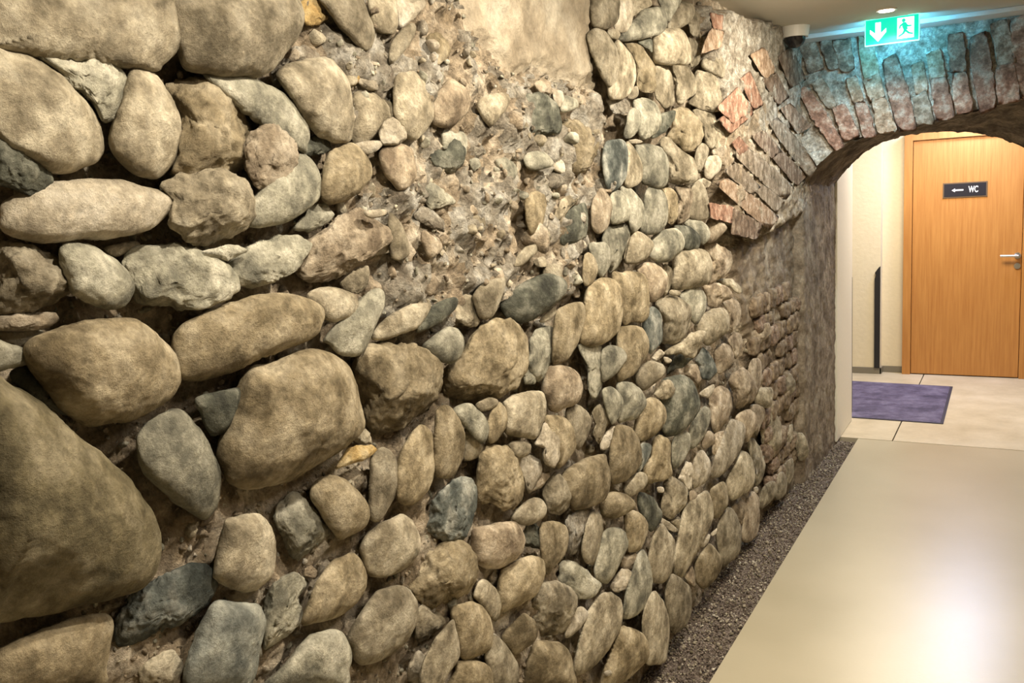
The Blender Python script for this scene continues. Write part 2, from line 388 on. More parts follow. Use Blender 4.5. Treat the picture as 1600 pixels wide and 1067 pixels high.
STONES = """
A r t -40 -40 1000 -40 1080 20 1130 120 1140 220 1100 320 1000 400 880 430 700 400 520 330 380 310 180 270 0 310 -60 250
Z r t 272 -15 440 -15 465 0 473 25 462 60 440 90 410 115 370 118 320 112 285 95 283 60 284 20
A r t -60 330 60 335 200 370 360 460 500 590 600 730 638 880 620 980 540 1040 430 1070 280 1060 150 900 -60 820
A f g 180 290 300 295 390 320 400 360 560 335 640 360 740 440 800 540 820 640 760 710 640 750 600 680 500 570 380 450 240 360 130 330 1
A f k 0 850 150 848 220 900 250 980 300 1070 320 1130 180 1210 60 1150 -40 1140 -40 860 1
A r t 820 440 900 440 1000 510 1080 630 1125 760 1125 880 1080 1000 1000 1090 940 1110 830 1080 720 980 680 890 700 800 740 720 830 640 790 520
A f o 1010 520 1100 485 1220 480 1330 500 1500 610 1590 720 1650 850 1640 960 1560 1050 1400 1100 1200 1095 1080 1070 1110 980 1130 850 1110 720
Z r g 325 125 345 118 385 118 420 133 450 152 470 178 482 205 478 222 462 232 445 215 415 195 400 180 385 158 355 138
B r t 130 460 220 400 370 360 450 360 520 430 575 520 600 650 605 800 580 880 500 895 440 870 370 830 330 760 300 680 240 600 160 530
B r t 400 -20 640 -20 700 80 735 180 730 260 680 310 620 250 540 190 480 110 430 40
B r t 700 20 720 -10 850 -10 880 60 885 150 860 205 800 205 740 180 715 110
B f w 870 -10 1050 -20 1060 30 1000 90 930 160 890 170 885 100
B r t 960 150 1000 180 950 290 880 370 840 400 830 330 860 240
B r t 870 500 960 450 1040 500 1090 600 1110 700 1090 770 1040 810 1010 860 940 850 880 760 860 680 900 600
B r t 600 600 720 580 840 640 880 700 840 790 760 850 680 890 600 880 -1
B r p 1110 620 1160 540 1220 500 1300 540 1335 620 1320 700 1260 760 1180 795 1110 770 1095 690
B f w 790 770 860 745 920 800 930 860 880 900 800 900 775 840 1
B r w 620 900 720 900 780 880 790 910 740 950 680 965
B f k 260 930 330 860 400 845 450 880 465 930 420 960 330 970 280 975
H r o 600 30 660 -30 760 -60 840 0 875 70 870 160 800 240 700 300 600 310 560 250 570 180 640 120
Z r p 592 245 600 230 620 224 640 230 647 245 650 270 645 285 628 297 615 290 600 270
B r t 1380 640 1460 590 1560 590 1580 650 1530 700 1480 780 1430 760 1390 700
Z f k 672 240 685 225 710 215 725 235 722 255 705 272 690 268 675 255
B f g 1170 820 1290 820 1320 870 1300 980 1210 1000 1170 900
Z m p 395 215 425 200 450 210 460 235 455 270 440 290 405 290 390 265 380 235 1
Z m y 471 5 495 0 500 15 517 25 510 35 485 39 473 27
B m w 200 330 290 290 370 330 380 380 300 400 230 390
Z m y 542 110 560 112 562 130 548 134
Z m y 655 92 672 100 670 120 658 118
B f w 640 470 700 450 760 530 750 560 680 550 640 520
B f o 1040 270 1120 200 1200 270 1210 330 1130 400 1060 380 1030 330
B f g 1100 430 1170 450 1160 540 1110 550 1090 490
C f k 20 660 100 600 200 600 280 660 300 760 290 830 190 850 80 880 50 800 30 720
C r w 260 570 310 570 325 620 300 670 265 640
C r w 380 590 420 600 415 650 380 660
C r g 300 600 400 620 410 670 340 700 300 690
C f p 140 530 190 490 240 520 245 590 190 610
C f o 290 800 330 750 420 745 500 800 540 880 520 970 450 1060 360 1070 300 980 270 900
C r g 75 980 110 955 190 950 240 990 255 1030 200 1055 120 1060 85 1030
C r w 250 1000 300 990 330 1040 320 1080 260 1060
C r k 95 900 150 885 220 900 215 935 140 940 100 925 -1
C r t 500 -10 660 -10 670 60 660 130 600 180 540 175 500 150
C r w 660 -10 740 -10 757 80 740 160 700 200 640 170 670 80
C f t 730 -10 860 -10 870 30 800 80 750 100 740 40
C r t 600 185 650 180 675 210 660 245 620 240 595 210
C r g 830 60 900 45 950 60 970 110 960 180 900 220 780 235 690 260 650 250 720 190 770 110
C r g 920 -10 1050 -10 1045 30 1010 90 980 140 950 90 930 50
C r t 1060 10 1130 30 1140 80 1110 140 1040 180 970 180 990 110 1030 50
C f t 1110 110 1160 60 1190 60 1180 160 1160 240 1110 200 1095 140
C f o 1180 100 1220 80 1250 130 1260 200 1240 260 1190 270 1170 200
C b r 1240 85 1315 100 1310 180 1260 170
C b o 1250 190 1320 200 1300 290 1240 310 1190 330 1220 240
C r t 890 200 980 180 1060 185 1095 240 1120 320 1100 400 1020 400 940 400 880 370 920 330 890 260 1
C f t 1100 240 1150 260 1180 330 1170 410 1120 430 1110 330
C f k 770 220 850 215 890 270 880 330 830 290 790 270
C r t 500 190 560 185 610 230 660 320 680 420 650 520 590 530 570 470 540 400 500 320 470 250
C r t 640 270 700 290 760 370 775 460 760 540 720 600 660 620 600 580 650 530 685 420 660 330
C f o 700 285 790 285 840 340 890 420 910 500 880 570 820 570 780 540 785 460 770 380
C r t 890 420 960 410 1000 480 1010 570 1010 640 960 680 920 640 890 580 915 500
C f t 970 400 1050 385 1110 440 1150 510 1150 570 1090 620 1040 650 1020 600 1005 480
C f t 1150 450 1260 470 1300 540 1310 620 1290 690 1200 680 1100 640 1150 590
C r t 1210 350 1280 330 1330 400 1320 480 1270 470 1210 440 1180 400
C r t 740 560 780 540 790 590 760 620 720 610
C m w 600 620 660 610 740 640 730 700 640 700
C r g 740 680 800 700 805 770 760 850 700 860 710 780 745 740
C r g 760 630 820 615 890 640 930 720 925 790 870 850 800 860 800 780 810 700 760 680
C f k 930 710 1020 695 1010 750 960 820 890 860 850 860 920 800 1
C f o 1000 690 1070 672 1130 710 1180 770 1195 840 1170 900 1100 940 1020 900 960 870 1000 800 1010 740
C f t 1130 700 1200 685 1260 710 1290 790 1280 860 1260 930 1210 900 1200 820 1160 740
C r t 1280 750 1330 780 1345 850 1330 920 1290 940 1265 900 1290 830
R r b 180 280 270 260 350 260 400 330 410 450 400 600 370 680 290 780 210 790 170 720 170 620 140 500 150 360
R r t 390 300 450 320 500 390 540 480 560 570 540 690 460 740 380 720 400 620 415 450
R r g 480 350 540 310 640 305 740 340 800 410 830 500 830 620 800 730 700 750 580 720 550 680 560 570 530 450
R f t 760 240 840 240 900 320 1000 400 1080 450 1120 560 1130 660 1060 700 940 710 840 720 820 650 835 500 800 400 740 330
R r w 410 265 480 250 560 270 550 290 480 295 420 290
R r t 1130 330 1180 290 1240 330 1245 400 1200 500 1160 590 1120 560 1100 450
R r w 1210 500 1250 430 1330 420 1380 470 1370 560 1310 630 1260 670 1210 640 1230 600 1200 550
R r w 1290 350 1340 360 1345 410 1290 410
R r p 90 790 150 770 200 830 240 930 230 1040 190 1170 110 1230 50 1200 20 1080 30 920
R r g 230 810 320 790 400 860 440 960 420 1080 360 1110 230 1110 240 950
R r g 330 770 420 760 500 830 560 920 575 1020 560 1120 520 1180 450 1220 420 1130 440 1000 400 870
R r g 600 790 680 755 750 780 810 880 825 1000 810 1120 740 1210 640 1240 540 1200 590 1100 600 950
R f o 750 770 820 755 880 780 920 850 930 950 920 1060 870 1140 820 1100 830 950 800 850
R f p 890 750 980 735 1060 770 1110 850 1090 950 1050 1060 990 1100 930 1130 930 1000 940 870
R r t 1080 720 1200 740 1220 850 1240 950 1270 1010 1250 1060 1190 1090 1050 1060 1100 950 1115 840
R f w 1130 680 1200 660 1270 700 1240 750 1130 730
S f g 140 400 150 330 200 240 300 200 380 185 430 240 430 310 390 380 380 470 350 620 270 720 140 740 110 640 220 620 230 500
S r g 130 395 180 400 220 470 230 560 210 650 170 720 110 740 100 600 60 480 0 430
S f w 400 300 440 310 470 370 480 430 390 430 385 370
S f t 390 430 480 440 480 500 420 540 370 560
S r t 450 290 530 290 620 340 670 400 660 470 600 560 500 610 420 610 380 570 450 530 485 450 470 360
S r g 650 360 720 290 800 260 890 250 960 290 995 370 985 450 930 510 860 570 770 600 680 580 620 530 660 470
S r k 890 240 960 215 1050 230 1120 280 1165 350 1150 440 1100 465 1000 460 995 370 960 290
S r g 970 170 1040 145 1120 155 1200 190 1250 250 1260 330 1210 400 1155 400 1165 340 1110 260 1030 215
S r p 1220 200 1270 150 1350 160 1420 210 1435 250 1380 320 1320 370 1230 390 1260 310 1240 240
S r t 900 520 960 480 1050 470 1150 460 1230 500 1280 600 1270 700 1230 820 1140 840 1040 860 940 890 860 860 860 760 880 650
S f p 1160 410 1280 400 1400 440 1480 500 1490 600 1450 700 1350 770 1240 820 1290 680 1270 560 1210 470
S r p 510 640 600 600 700 620 780 680 820 760 800 870 740 960 640 1010 600 940 620 820 570 730 500 690
S r t 780 640 830 640 870 690 860 800 840 880 780 940 810 860 825 750 -1
S r t 850 890 920 890 960 920 930 950 840 930
S r o 240 740 340 710 450 695 540 720 600 780 625 880 630 1060 625 1150 560 1210 440 1225 350 1220 330 1100 350 980 300 840
M r o 1150 200 1150 80 1230 0 1330 -20 1410 20 1450 110 1450 250 1420 400 1340 480 1220 530 1120 510 1100 440 1140 320
L r o 1140 840 1200 840 1250 900 1240 1000 1200 1080 1140 1100 1120 1000
S f t 700 1010 760 960 880 950 960 990 1040 1060 1080 1160 1080 1270 1040 1340 980 1400 830 1450 760 1450 770 1300 760 1150 690 1060
S r g 950 970 1000 890 1080 850 1160 870 1220 950 1220 1060 1190 1140 1100 1240 1080 1150 1040 1060
S f p 1190 860 1250 830 1350 825 1440 860 1500 930 1490 980 1400 1000 1330 1070 1250 1050 1230 960
S f t 1320 800 1400 770 1500 780 1580 850 1600 900 1550 920 1470 860 1380 820
T f p 1370 60 1500 20 1570 100 1580 200 1560 300 1480 390 1450 380 1460 250 1430 150
T r t 1100 350 1180 220 1260 160 1370 130 1440 180 1465 270 1450 380 1380 440 1260 520 1200 500 1220 420 1180 390
T r b 560 320 600 200 650 130 710 160 755 230 765 350 760 480 700 560 620 600 620 500 610 400
T r o 300 400 330 340 450 330 540 350 600 420 625 530 600 640 540 740 480 820 400 870 290 880 340 760 390 700 380 600 300 540
T r g 150 560 240 530 330 560 385 620 390 680 330 770 250 850 150 910 130 850 120 700 130 600
M m g 1100 540 1260 540 1275 600 1280 850 1220 960 1170 880 1160 700 1120 620
T f w 640 660 680 610 740 575 790 620 750 660 700 680
T f t 780 600 900 530 1010 470 1060 400 1150 380 1215 400 1210 470 1160 560 1090 650 1000 640 950 600 830 640 1
T f k 870 680 960 620 1040 640 1100 650 1040 700 980 760 860 780 800 860 840 760 -1
T r w 780 650 830 660 865 690 830 720 790 700 1
T f b 1110 700 1150 620 1190 560 1250 620 1310 720 1330 800 1260 880 1180 870 1160 790 1140 740
T f p 990 780 1020 735 1130 735 1150 800 1170 880 1130 930 1070 870 1000 840
T r p 1300 620 1340 540 1420 510 1490 580 1510 650 1490 720 1440 770 1360 830 1320 760
T f p 1430 440 1510 400 1580 420 1600 500 1570 600 1520 670 1500 600 1480 540 1430 490
T r t 470 880 500 800 570 730 640 695 730 710 790 770 780 840 700 910 620 980 570 1000 510 960
U r k 600 100 680 50 780 35 860 90 900 180 925 300 870 400 790 480 700 530 620 510 640 420 640 320 600 250 680 230 700 150
U f t 600 90 680 80 715 150 690 210 620 230 540 190 1
U r g 230 110 320 90 410 130 460 200 480 270 440 340 380 400 300 415 240 400 280 320 290 240 250 170
U r g 110 180 180 130 240 170 285 230 280 320 240 390 200 440 170 400 170 280 140 220
U r o 470 240 530 220 600 260 640 320 640 410 590 490 520 550 440 585 400 560 380 490 430 400 410 340
U f p 1150 90 1200 20 1290 -20 1360 60 1400 150 1370 250 1290 310 1210 340 1200 250 1200 170
U f p 1000 200 1050 130 1130 140 1190 200 1200 290 1170 390 1110 460 1050 500 1020 430 1010 320
U r w 920 190 960 150 1040 110 1040 160 1000 220 950 210
U r g 890 380 940 310 990 300 1015 350 1000 440 960 540 900 620 850 640 830 560 840 460
U r g 700 570 740 510 800 495 845 540 840 640 800 730 740 800 700 800 690 700 690 620
U r p 940 560 1000 500 1050 540 1040 600 990 640 945 640
U f o 530 600 580 550 660 570 690 640 690 780 690 860 620 900 500 920 450 860 470 790 520 720
U r w 1160 440 1210 410 1290 450 1300 540 1270 640 1210 740 1140 830 1070 880 1010 880 1020 800 1080 720 1120 600 1140 500
U m p 1060 520 1140 500 1120 600 1080 700 1020 680 1030 600
U r p 1220 400 1310 320 1370 340 1400 400 1390 480 1340 560 1300 580 1300 480 1260 430
U r p 1340 310 1400 280 1460 310 1465 370 1430 460 1390 530 1400 420 1380 360
U r w 910 720 930 660 990 710 1015 780 1010 860 960 930 870 975 860 900 890 820 870 760
U f w 770 840 810 740 860 770 880 840 860 920 850 1000 820 980 790 920 740 900
U r t 1150 900 1200 800 1250 700 1290 670 1350 720 1380 830 1370 950 1290 1020 1190 1070 1150 1000
U f t 1310 580 1370 560 1430 650 1470 780 1440 900 1380 960 1380 830 1350 700 1330 650
U r o 210 480 280 450 350 480 410 560 440 680 420 780 360 870 260 930 190 920 180 820 170 730 220 600
U r b 430 620 510 610 520 650 490 740 430 830 400 850 430 760 445 690
U r t 350 880 440 840 490 890 470 960 410 1010 330 1040 290 980 350 950
V f t 300 190 370 140 420 170 490 230 520 320 510 380 420 430 370 480 300 440 290 340 310 260
N r o 1110 660 1130 560 1270 480 1330 560 1350 680 1330 800 1270 880 1180 900 1100 930 1030 900 1020 760 950 650
V r k 100 270 200 300 260 380 290 440 270 520 210 580 170 560 150 460 90 390
O r o 1050 0 1160 0 1220 60 1240 140 1200 260 1160 320 1080 330 1060 250 1080 150 1040 60
V r t 240 560 290 530 350 600 395 680 390 800 370 920 310 1000 210 1010 190 900 175 790 220 700
V r t 600 310 640 260 690 310 715 420 690 530 630 600 560 660 530 740 500 830 470 950 400 940 380 880 400 760 420 640 480 580 520 480 480 400
V r o 690 260 760 190 810 180 835 260 830 380 760 440 720 480 715 380 700 310
V r t 800 430 850 390 900 440 940 540 950 650 940 760 880 820 800 875 770 800 760 680 740 600 790 520
V f w 700 600 800 530 770 590 700 630
V r o 560 850 620 760 680 690 740 740 785 820 780 900 720 1000 640 1060 590 1030 560 940
V r p 990 370 1030 260 1090 300 1100 400 1100 520 1070 630 990 680 950 640 960 560 1000 480
V m p 870 400 960 340 1000 400 1000 470 960 530 920 480
V r t 1100 310 1140 210 1220 170 1250 230 1230 300 1160 370 1110 400
V r t 1220 170 1290 90 1330 170 1320 270 1260 320 1230 300 1250 220
V r t 1300 50 1370 -20 1390 60 1380 150 1330 190 1320 110
V r w 1055 225 1080 215 1095 240 1080 270 1055 260
V r w 610 690 640 640 680 610 690 640 660 700 620 720
V f w 270 470 330 500 430 580 380 590 300 540
V f t 340 500 460 490 470 580 430 580
O r t 1400 560 1440 520 1520 560 1590 640 1600 760 1590 870 1540 960 1440 1000 1410 900 1380 740 1420 640
V r w 250 220 300 220 305 260 255 260
V r p 520 260 560 250 585 300 560 360 525 350
V f p 470 950 530 870 560 930 560 1050 500 1000
O r g 1160 320 1210 330 1250 430 1275 560 1260 680 1200 800 1120 870 1030 880 1030 790 1090 680 1110 560 1120 450 1160 380
O r t 1210 800 1250 700 1300 670 1370 760 1410 880 1415 1000 1400 1160 1380 1240 1260 1270 1210 1220 1190 1000 1190 900
O f p 1020 370 1140 340 1150 400 1110 480 1030 470 1010 420
O f w 920 620 1020 480 1120 510 1110 590 1040 650 950 660
O r g 850 290 860 190 960 130 1030 150 1065 220 1060 310 1010 370 980 460 930 560 880 590 830 540 790 510 820 400
O r t 760 0 830 0 860 60 855 180 820 280 800 400 740 430 700 380 690 280 740 160
O m w 560 80 640 20 760 0 750 120 700 220 640 330 580 330 570 200
O r o 340 130 400 80 490 80 560 140 580 230 550 340 480 430 400 510 370 450 350 380 360 250
O m k 180 200 250 120 320 110 360 200 370 280 300 310 200 270
O r o 0 520 50 450 150 430 250 370 350 390 380 470 370 560 310 680 220 740 100 790 20 830 -15 780 -15 600
K r p 1350 170 1380 100 1480 80 1580 60 1640 80 1680 160 1660 250 1600 310 1520 350 1430 350 1370 300
N r t 650 870 720 840 790 870 820 930 800 1000 720 1050 640 1070 560 1040 530 990 600 940
N f t 850 680 900 630 960 680 1010 760 1030 850 980 950 900 990 840 950 800 850 790 790
N r o 1270 880 1320 810 1420 795 1510 830 1560 900 1520 950 1440 1000 1340 1010 1280 970
N f w 1270 400 1310 300 1380 250 1410 280 1380 370 1330 430 1280 440
O f g 490 440 520 410 620 410 700 480 800 560 850 600 810 660 760 700 660 720 630 680 600 640 490 590 500 520
O f t 300 700 360 590 480 600 580 640 635 710 630 800 580 920 520 990 440 1010 330 1030 290 950 270 860
O r w 600 840 680 790 740 840 710 920 640 1000 560 1050 550 1000 600 920
Q r t 760 450 800 380 900 320 980 350 1025 440 1020 560 960 700 880 830 760 940 640 1000 620 920 640 820 690 730 720 580 730 500
Q r o 980 720 990 640 1080 615 1180 650 1240 740 1240 850 1160 950 1060 1040 960 1080 850 1070 930 900 970 820
Q r o 60 620 150 530 210 485 290 550 320 640 290 720 200 790 130 830 80 780 20 700
Q r o 220 900 290 740 400 720 530 750 600 850 620 960 620 1100 280 1100 200 1060 210 950
K r t 1430 870 1490 770 1560 830 1600 890 1640 960 1640 1060 1580 1120 1480 1100 1440 960
Q r w 870 980 920 960 940 990 900 1010
N r g 40 110 170 55 250 110 320 190 340 280 300 380 240 360 150 260 100 190
I r o 1280 700 1290 640 1360 620 1430 700 1465 820 1450 940 1390 1050 1300 1060 1270 980 1290 860
N r t 150 260 240 350 310 420 250 500 140 520 140 400 -1
N r t 230 70 300 20 380 10 420 50 370 100 280 120
N r o 330 200 400 60 450 60 490 130 500 220 450 300 400 370 340 370 340 280
N r t 470 30 560 -20 760 -40 810 30 810 150 770 250 720 340 560 330 480 290 500 200 500 120 460 80
N r t 500 400 560 370 650 370 690 410 670 480 600 505 540 480
N f w 710 400 740 330 800 220 870 260 930 340 920 500 880 580 800 540 790 480 820 430 1
N r o 800 200 900 160 990 190 1050 260 1065 370 1050 450 990 530 930 580 900 560 935 430 920 320 860 250
N r t 980 130 1080 70 1140 110 1190 180 1180 270 1140 370 1070 430 1070 330 1030 230
N f t 1200 130 1260 60 1330 80 1340 200 1290 330 1260 400 1210 300 1230 230
N f o 280 480 320 420 500 430 560 520 620 640 640 720 600 840 540 920 450 930 360 870 250 850 240 720 260 600
N f w 560 520 680 480 780 520 770 640 720 740 660 800 640 700 610 600
N f p 780 640 850 620 840 680 760 760 660 800 720 720
J f b 1150 200 1260 120 1340 120 1375 200 1360 320 1320 450 1220 490 1120 470 1020 420 1080 340 1100 280
M f o -40 820 0 720 100 640 200 500 280 400 400 340 500 325 600 380 660 470 670 590 640 720 560 850 440 920 330 970 200 1000 80 990 -20 940
I r g 1200 240 1260 190 1340 130 1420 140 1460 210 1440 300 1380 350 1300 340 1240 290
M f t 30 280 130 120 190 130 220 230 260 330 230 375 170 370 90 320
M r t 210 120 330 0 470 -40 450 110 400 210 370 290 260 290 250 190
M r k 430 200 470 130 560 60 650 0 820 -60 960 -20 990 60 930 150 830 220 720 300 600 350 500 310 460 260
M f g 690 480 740 400 850 370 910 390 920 500 890 640 820 760 760 820 700 760 660 670 680 590
M r o 890 300 940 220 1080 170 1130 200 1140 300 1110 430 1060 560 980 660 910 675 870 650 910 540 930 420
M r t 780 300 870 210 900 230 880 290 800 340 760 330
M r p 800 860 830 720 900 700 1020 720 1100 800 1120 900 1080 1000 960 1060 860 1070 820 1000 780 920
M f g 620 760 660 680 740 800 720 850 640 850
L r o 640 390 720 320 800 340 815 420 800 540 770 650 720 680 670 630 680 520 700 440
L f p 60 480 160 430 280 460 310 510 200 520 90 530
L f t 110 540 290 520 300 620 220 660 140 680
L r t 550 940 580 850 650 780 740 760 740 820 680 880 600 940
L r p 340 1010 370 960 440 960 470 1030 460 1120 380 1150 350 1100
L f k 930 690 960 560 1040 450 1140 420 1160 560 1140 690 1050 730 950 760
L f t 870 580 900 470 960 370 1020 340 1090 380 1010 460 950 570 880 660
L f g 400 60 480 40 560 90 580 160 520 220 440 190 400 120
L m w 960 780 1110 720 1130 800 1060 870 970 880
L f t 800 930 930 930 950 1050 800 1070
L f g 950 920 1020 920 1120 1060 1050 1100 980 1040
L f g 180 50 260 40 270 110 220 150 190 110
L m w 780 230 850 150 930 180 960 240 880 300 800 290
D f t 1020 210 1150 140 1270 115 1400 120 1520 170 1565 250 1570 330 1580 390 1540 460 1440 530 1300 560 1180 540 1080 440 1080 330 1090 290 1
H r g 130 300 270 220 330 140 400 20 470 20 540 90 565 180 550 280 490 340 400 400 300 440 150 460 110 430 140 370
H f g 500 330 590 310 640 380 620 420 500 480 390 470 450 400
H f p 480 600 500 540 620 470 750 370 830 360 880 420 980 470 1000 540 900 620 780 700 690 760 600 790 480 790 430 720 480 640
H f g 0 690 110 590 200 550 310 520 400 515 490 570 460 640 400 730 280 780 150 830 50 820 0 770
D f g 1240 620 1340 590 1480 575 1550 610 1480 640 1420 665 1310 650 1
H r t 1000 620 990 380 1060 430 1100 520 1120 620 1060 665 1010 650
H r w 840 360 960 350 970 380 900 405 850 390 1
H f t 690 810 760 740 860 700 860 800 800 870 720 850
H r t 480 900 560 840 660 840 760 870 798 930 780 1000 700 1040 600 1045 540 960
Z r o 272 535 285 510 320 490 360 475 400 462 450 460 490 472 505 488 500 510 480 530 440 545 400 560 360 578 320 592 285 590 275 565
I r g 600 180 700 90 790 0 850 -80 950 -100 960 -20 920 80 870 180 830 270 740 300 680 290 620 230
I r t 880 190 940 100 1030 30 1150 -20 1250 -20 1220 60 1160 130 1060 170 950 205
I r k 1160 150 1250 0 1400 -60 1410 0 1340 70 1240 130
H f p 1150 820 1200 760 1270 760 1300 820 1280 880 1220 900 1160 870
H m w 1150 380 1210 340 1310 390 1330 480 1250 450 1180 420
H r p 1210 480 1290 540 1320 600 1250 650 1210 590 1190 530
H f g 1150 180 1250 180 1380 270 1400 310 1260 340 1200 280
Z r o 352 735 345 700 360 680 372 655 378 620 382 590 420 570 470 550 510 550 545 580 556 620 565 650 563 675 540 695 500 720 460 745 410 762 370 760
I f o 770 400 850 260 960 250 1130 240 1220 280 1290 370 1310 470 1305 570 1240 650 1160 700 1040 750 900 780 850 720 830 620 790 500
I r o 1060 930 1110 830 1190 740 1260 790 1290 880 1280 1020 1230 1150 1130 1230 1050 1200 1040 1060
I r t 880 930 960 880 1020 920 1050 1000 1050 1120 1000 1220 960 1300 900 1340 870 1280 900 1150 870 1050
I f y 690 950 740 880 840 870 880 860 915 890 860 940 740 980 660 1010 1
I f t 760 830 820 730 870 790 880 850 790 850
E r k 1230 570 1400 520 1500 510 1530 580 1520 680 1440 760 1350 800 1290 760 1250 660
D r w 10 400 30 310 150 260 270 190 420 170 700 170 850 200 1020 240 1080 290 1080 330 1000 420 850 500 700 520 450 530 330 555 180 550 60 510 10 460
D f t -40 545 60 545 200 580 350 650 430 740 455 810 430 870 330 960 200 990 0 990 -40 980
D r g 370 600 480 560 570 580 700 650 800 750 835 840 800 930 720 970 600 950 480 890 440 850 450 760 400 680
D f g 790 680 850 610 920 590 1100 590 1250 630 1390 690 1460 770 1470 840 1420 900 1300 940 1100 960 880 960 830 900 840 820
D r t 650 590 760 560 850 550 870 580 800 620 720 640 -1
E f p 0 60 150 45 330 35 355 80 300 120 180 150 0 140
E f t 0 150 200 150 290 160 160 240 60 230 0 200 -1
E r g -40 210 60 225 150 260 185 310 170 350 60 380 -40 390
E f k 60 400 170 380 230 440 330 540 430 620 410 670 300 620 180 540 90 470
E r o 160 240 300 160 500 110 700 90 850 95 950 140 1050 240 1100 340 1115 440 1080 530 1000 600 850 680 700 720 560 735 440 680 420 600 320 480 220 400 190 310
Z r d -40 600 20 608 60 630 110 670 150 700 190 735 215 770 240 810 248 860 240 890 215 915 160 935 90 950 0 965 -40 965
Z r g 215 690 230 665 260 645 285 645 310 670 330 705 345 740 340 780 320 808 290 795 250 765 222 730
F f b 700 790 740 640 860 500 1000 420 1150 350 1260 340 1320 390 1330 480 1270 590 1160 660 1080 720 960 780 820 830 740 830
F r o -40 900 60 950 200 800 350 700 500 645 640 635 700 700 690 820 660 950 600 1090 -60 1130 -40 1050
F r c 1190 1000 1200 850 1280 700 1330 580 1450 565 1600 590 1640 640 1655 720 1620 850 1560 980 1540 1100 1180 1120
F r t 1400 100 1430 50 1560 10 1640 30 1690 110 1715 200 1710 350 1670 430 1560 490 1450 480 1350 420 1340 370 1400 300
F f t 870 960 1060 870 1120 940 1120 1080 900 1080
J f g 120 350 150 270 230 200 300 250 380 350 470 440 460 500 380 550 270 600 220 580 170 480
J r o 340 230 350 160 420 100 500 90 580 140 680 250 710 330 680 400 600 460 530 490 470 430 400 330
K r t 660 280 650 200 720 120 850 40 920 20 980 70 1020 150 1020 240 960 330 880 380 780 405 700 380 680 330
K r o 290 690 370 560 370 460 400 400 460 330 540 280 600 260 660 320 690 400 670 500 600 590 480 660 370 690
K f g 60 560 120 450 210 400 300 400 340 440 270 530 290 620 260 700 150 780 60 850 50 720
K f o 960 480 980 350 1050 230 1180 200 1300 210 1370 270 1370 350 1350 480 1300 560 1200 600 1080 590 1000 530
K r t 570 780 640 680 720 540 800 480 920 470 1000 550 1010 650 970 760 880 860 770 930 650 940 600 860
K m t 1000 640 1050 590 1160 640 1170 700 1100 770 1020 800 1000 730
K r o 1220 620 1300 570 1380 570 1450 640 1480 750 1460 850 1380 900 1290 920 1260 840 1250 740
K r t 1360 520 1400 430 1460 440 1520 520 1530 600 1500 680 1460 650 1390 560
K r t 1160 760 1210 690 1245 740 1250 830 1270 900 1200 1010 1130 1100 1030 1100 1070 990 1060 900 1130 850 1
K r o 1240 1000 1270 930 1400 935 1460 970 1480 1060 1470 1110 1200 1110
K r g 60 1110 160 970 250 860 330 780 420 750 510 750 570 820 595 900 580 980 520 1110
K f w 960 930 1010 870 1070 930 1070 1010 1000 1080 950 1050
K f p 300 350 350 330 385 370 360 410 300 395
X r p 230 590 250 540 290 540 300 600 290 680 260 720 235 650
X f p 245 400 330 350 350 400 300 450 260 500 240 440
X r t 255 700 350 690 355 760 330 790 270 780
X f t 370 660 440 610 470 650 470 700 380 760
X r t 470 940 510 920 540 980 540 1040 500 1067 480 1010
X f t 400 900 460 880 460 950 420 990
X f t 300 850 360 810 400 880 400 980 350 1030 300 980
W b t 270 770 310 730 415 830 380 860
W b t 320 700 360 660 560 830 520 880
W b o 240 830 290 810 490 960 450 1010
W b t 400 850 430 830 530 890 490 940
W b t 475 570 510 540 665 730 630 775
W b n 480 700 520 680 620 780 580 820
W b n 390 610 440 590 510 670 470 700
W b r 600 420 640 400 790 640 745 655
W b n 520 490 560 470 640 560 590 590
W b n 440 360 490 330 545 430 500 460
W b r 750 490 800 475 860 600 795 620
W b t 660 380 700 350 760 465 720 480
W b r 850 475 890 460 935 600 885 605
W b o 925 450 975 435 1025 575 950 585
W b o 890 360 950 335 975 430 915 445
W b y 860 165 925 200 950 330 890 350
W b r 975 290 1035 265 1110 555 1040 570
W b t 1110 440 1160 415 1195 540 1125 555
W b r 1190 370 1245 350 1285 510 1210 530
W b o 1170 250 1225 225 1245 340 1185 360
W b r 1285 345 1340 330 1365 485 1300 500
W b r 1265 165 1325 155 1335 300 1275 315
W b r 1360 190 1430 165 1470 465 1405 490
W b r 1480 310 1550 285 1575 440 1490 455
W b n 1455 120 1520 100 1560 270 1490 290
W b r 1545 110 1610 90 1650 400 1590 420
W b n 750 190 820 180 840 300 785 315
W b n 690 190 740 180 780 290 730 310
W b n 600 210 660 190 700 300 640 320
W b n 510 260 560 220 620 350 560 380
W b o 385 250 440 220 490 320 440 340
W b r 340 360 380 330 430 460 390 480
W b r 240 480 320 400 380 490 300 540
W b r 245 530 360 480 385 510 290 590
W b o 810 360 850 345 880 440 840 455
W b o 1100 300 1150 280 1165 400 1120 420
W b r 300 640 330 615 370 660 330 690
W b r 200 910 300 930 290 990 210 970
W b n 310 940 420 1000 400 1060 300 1040
"""

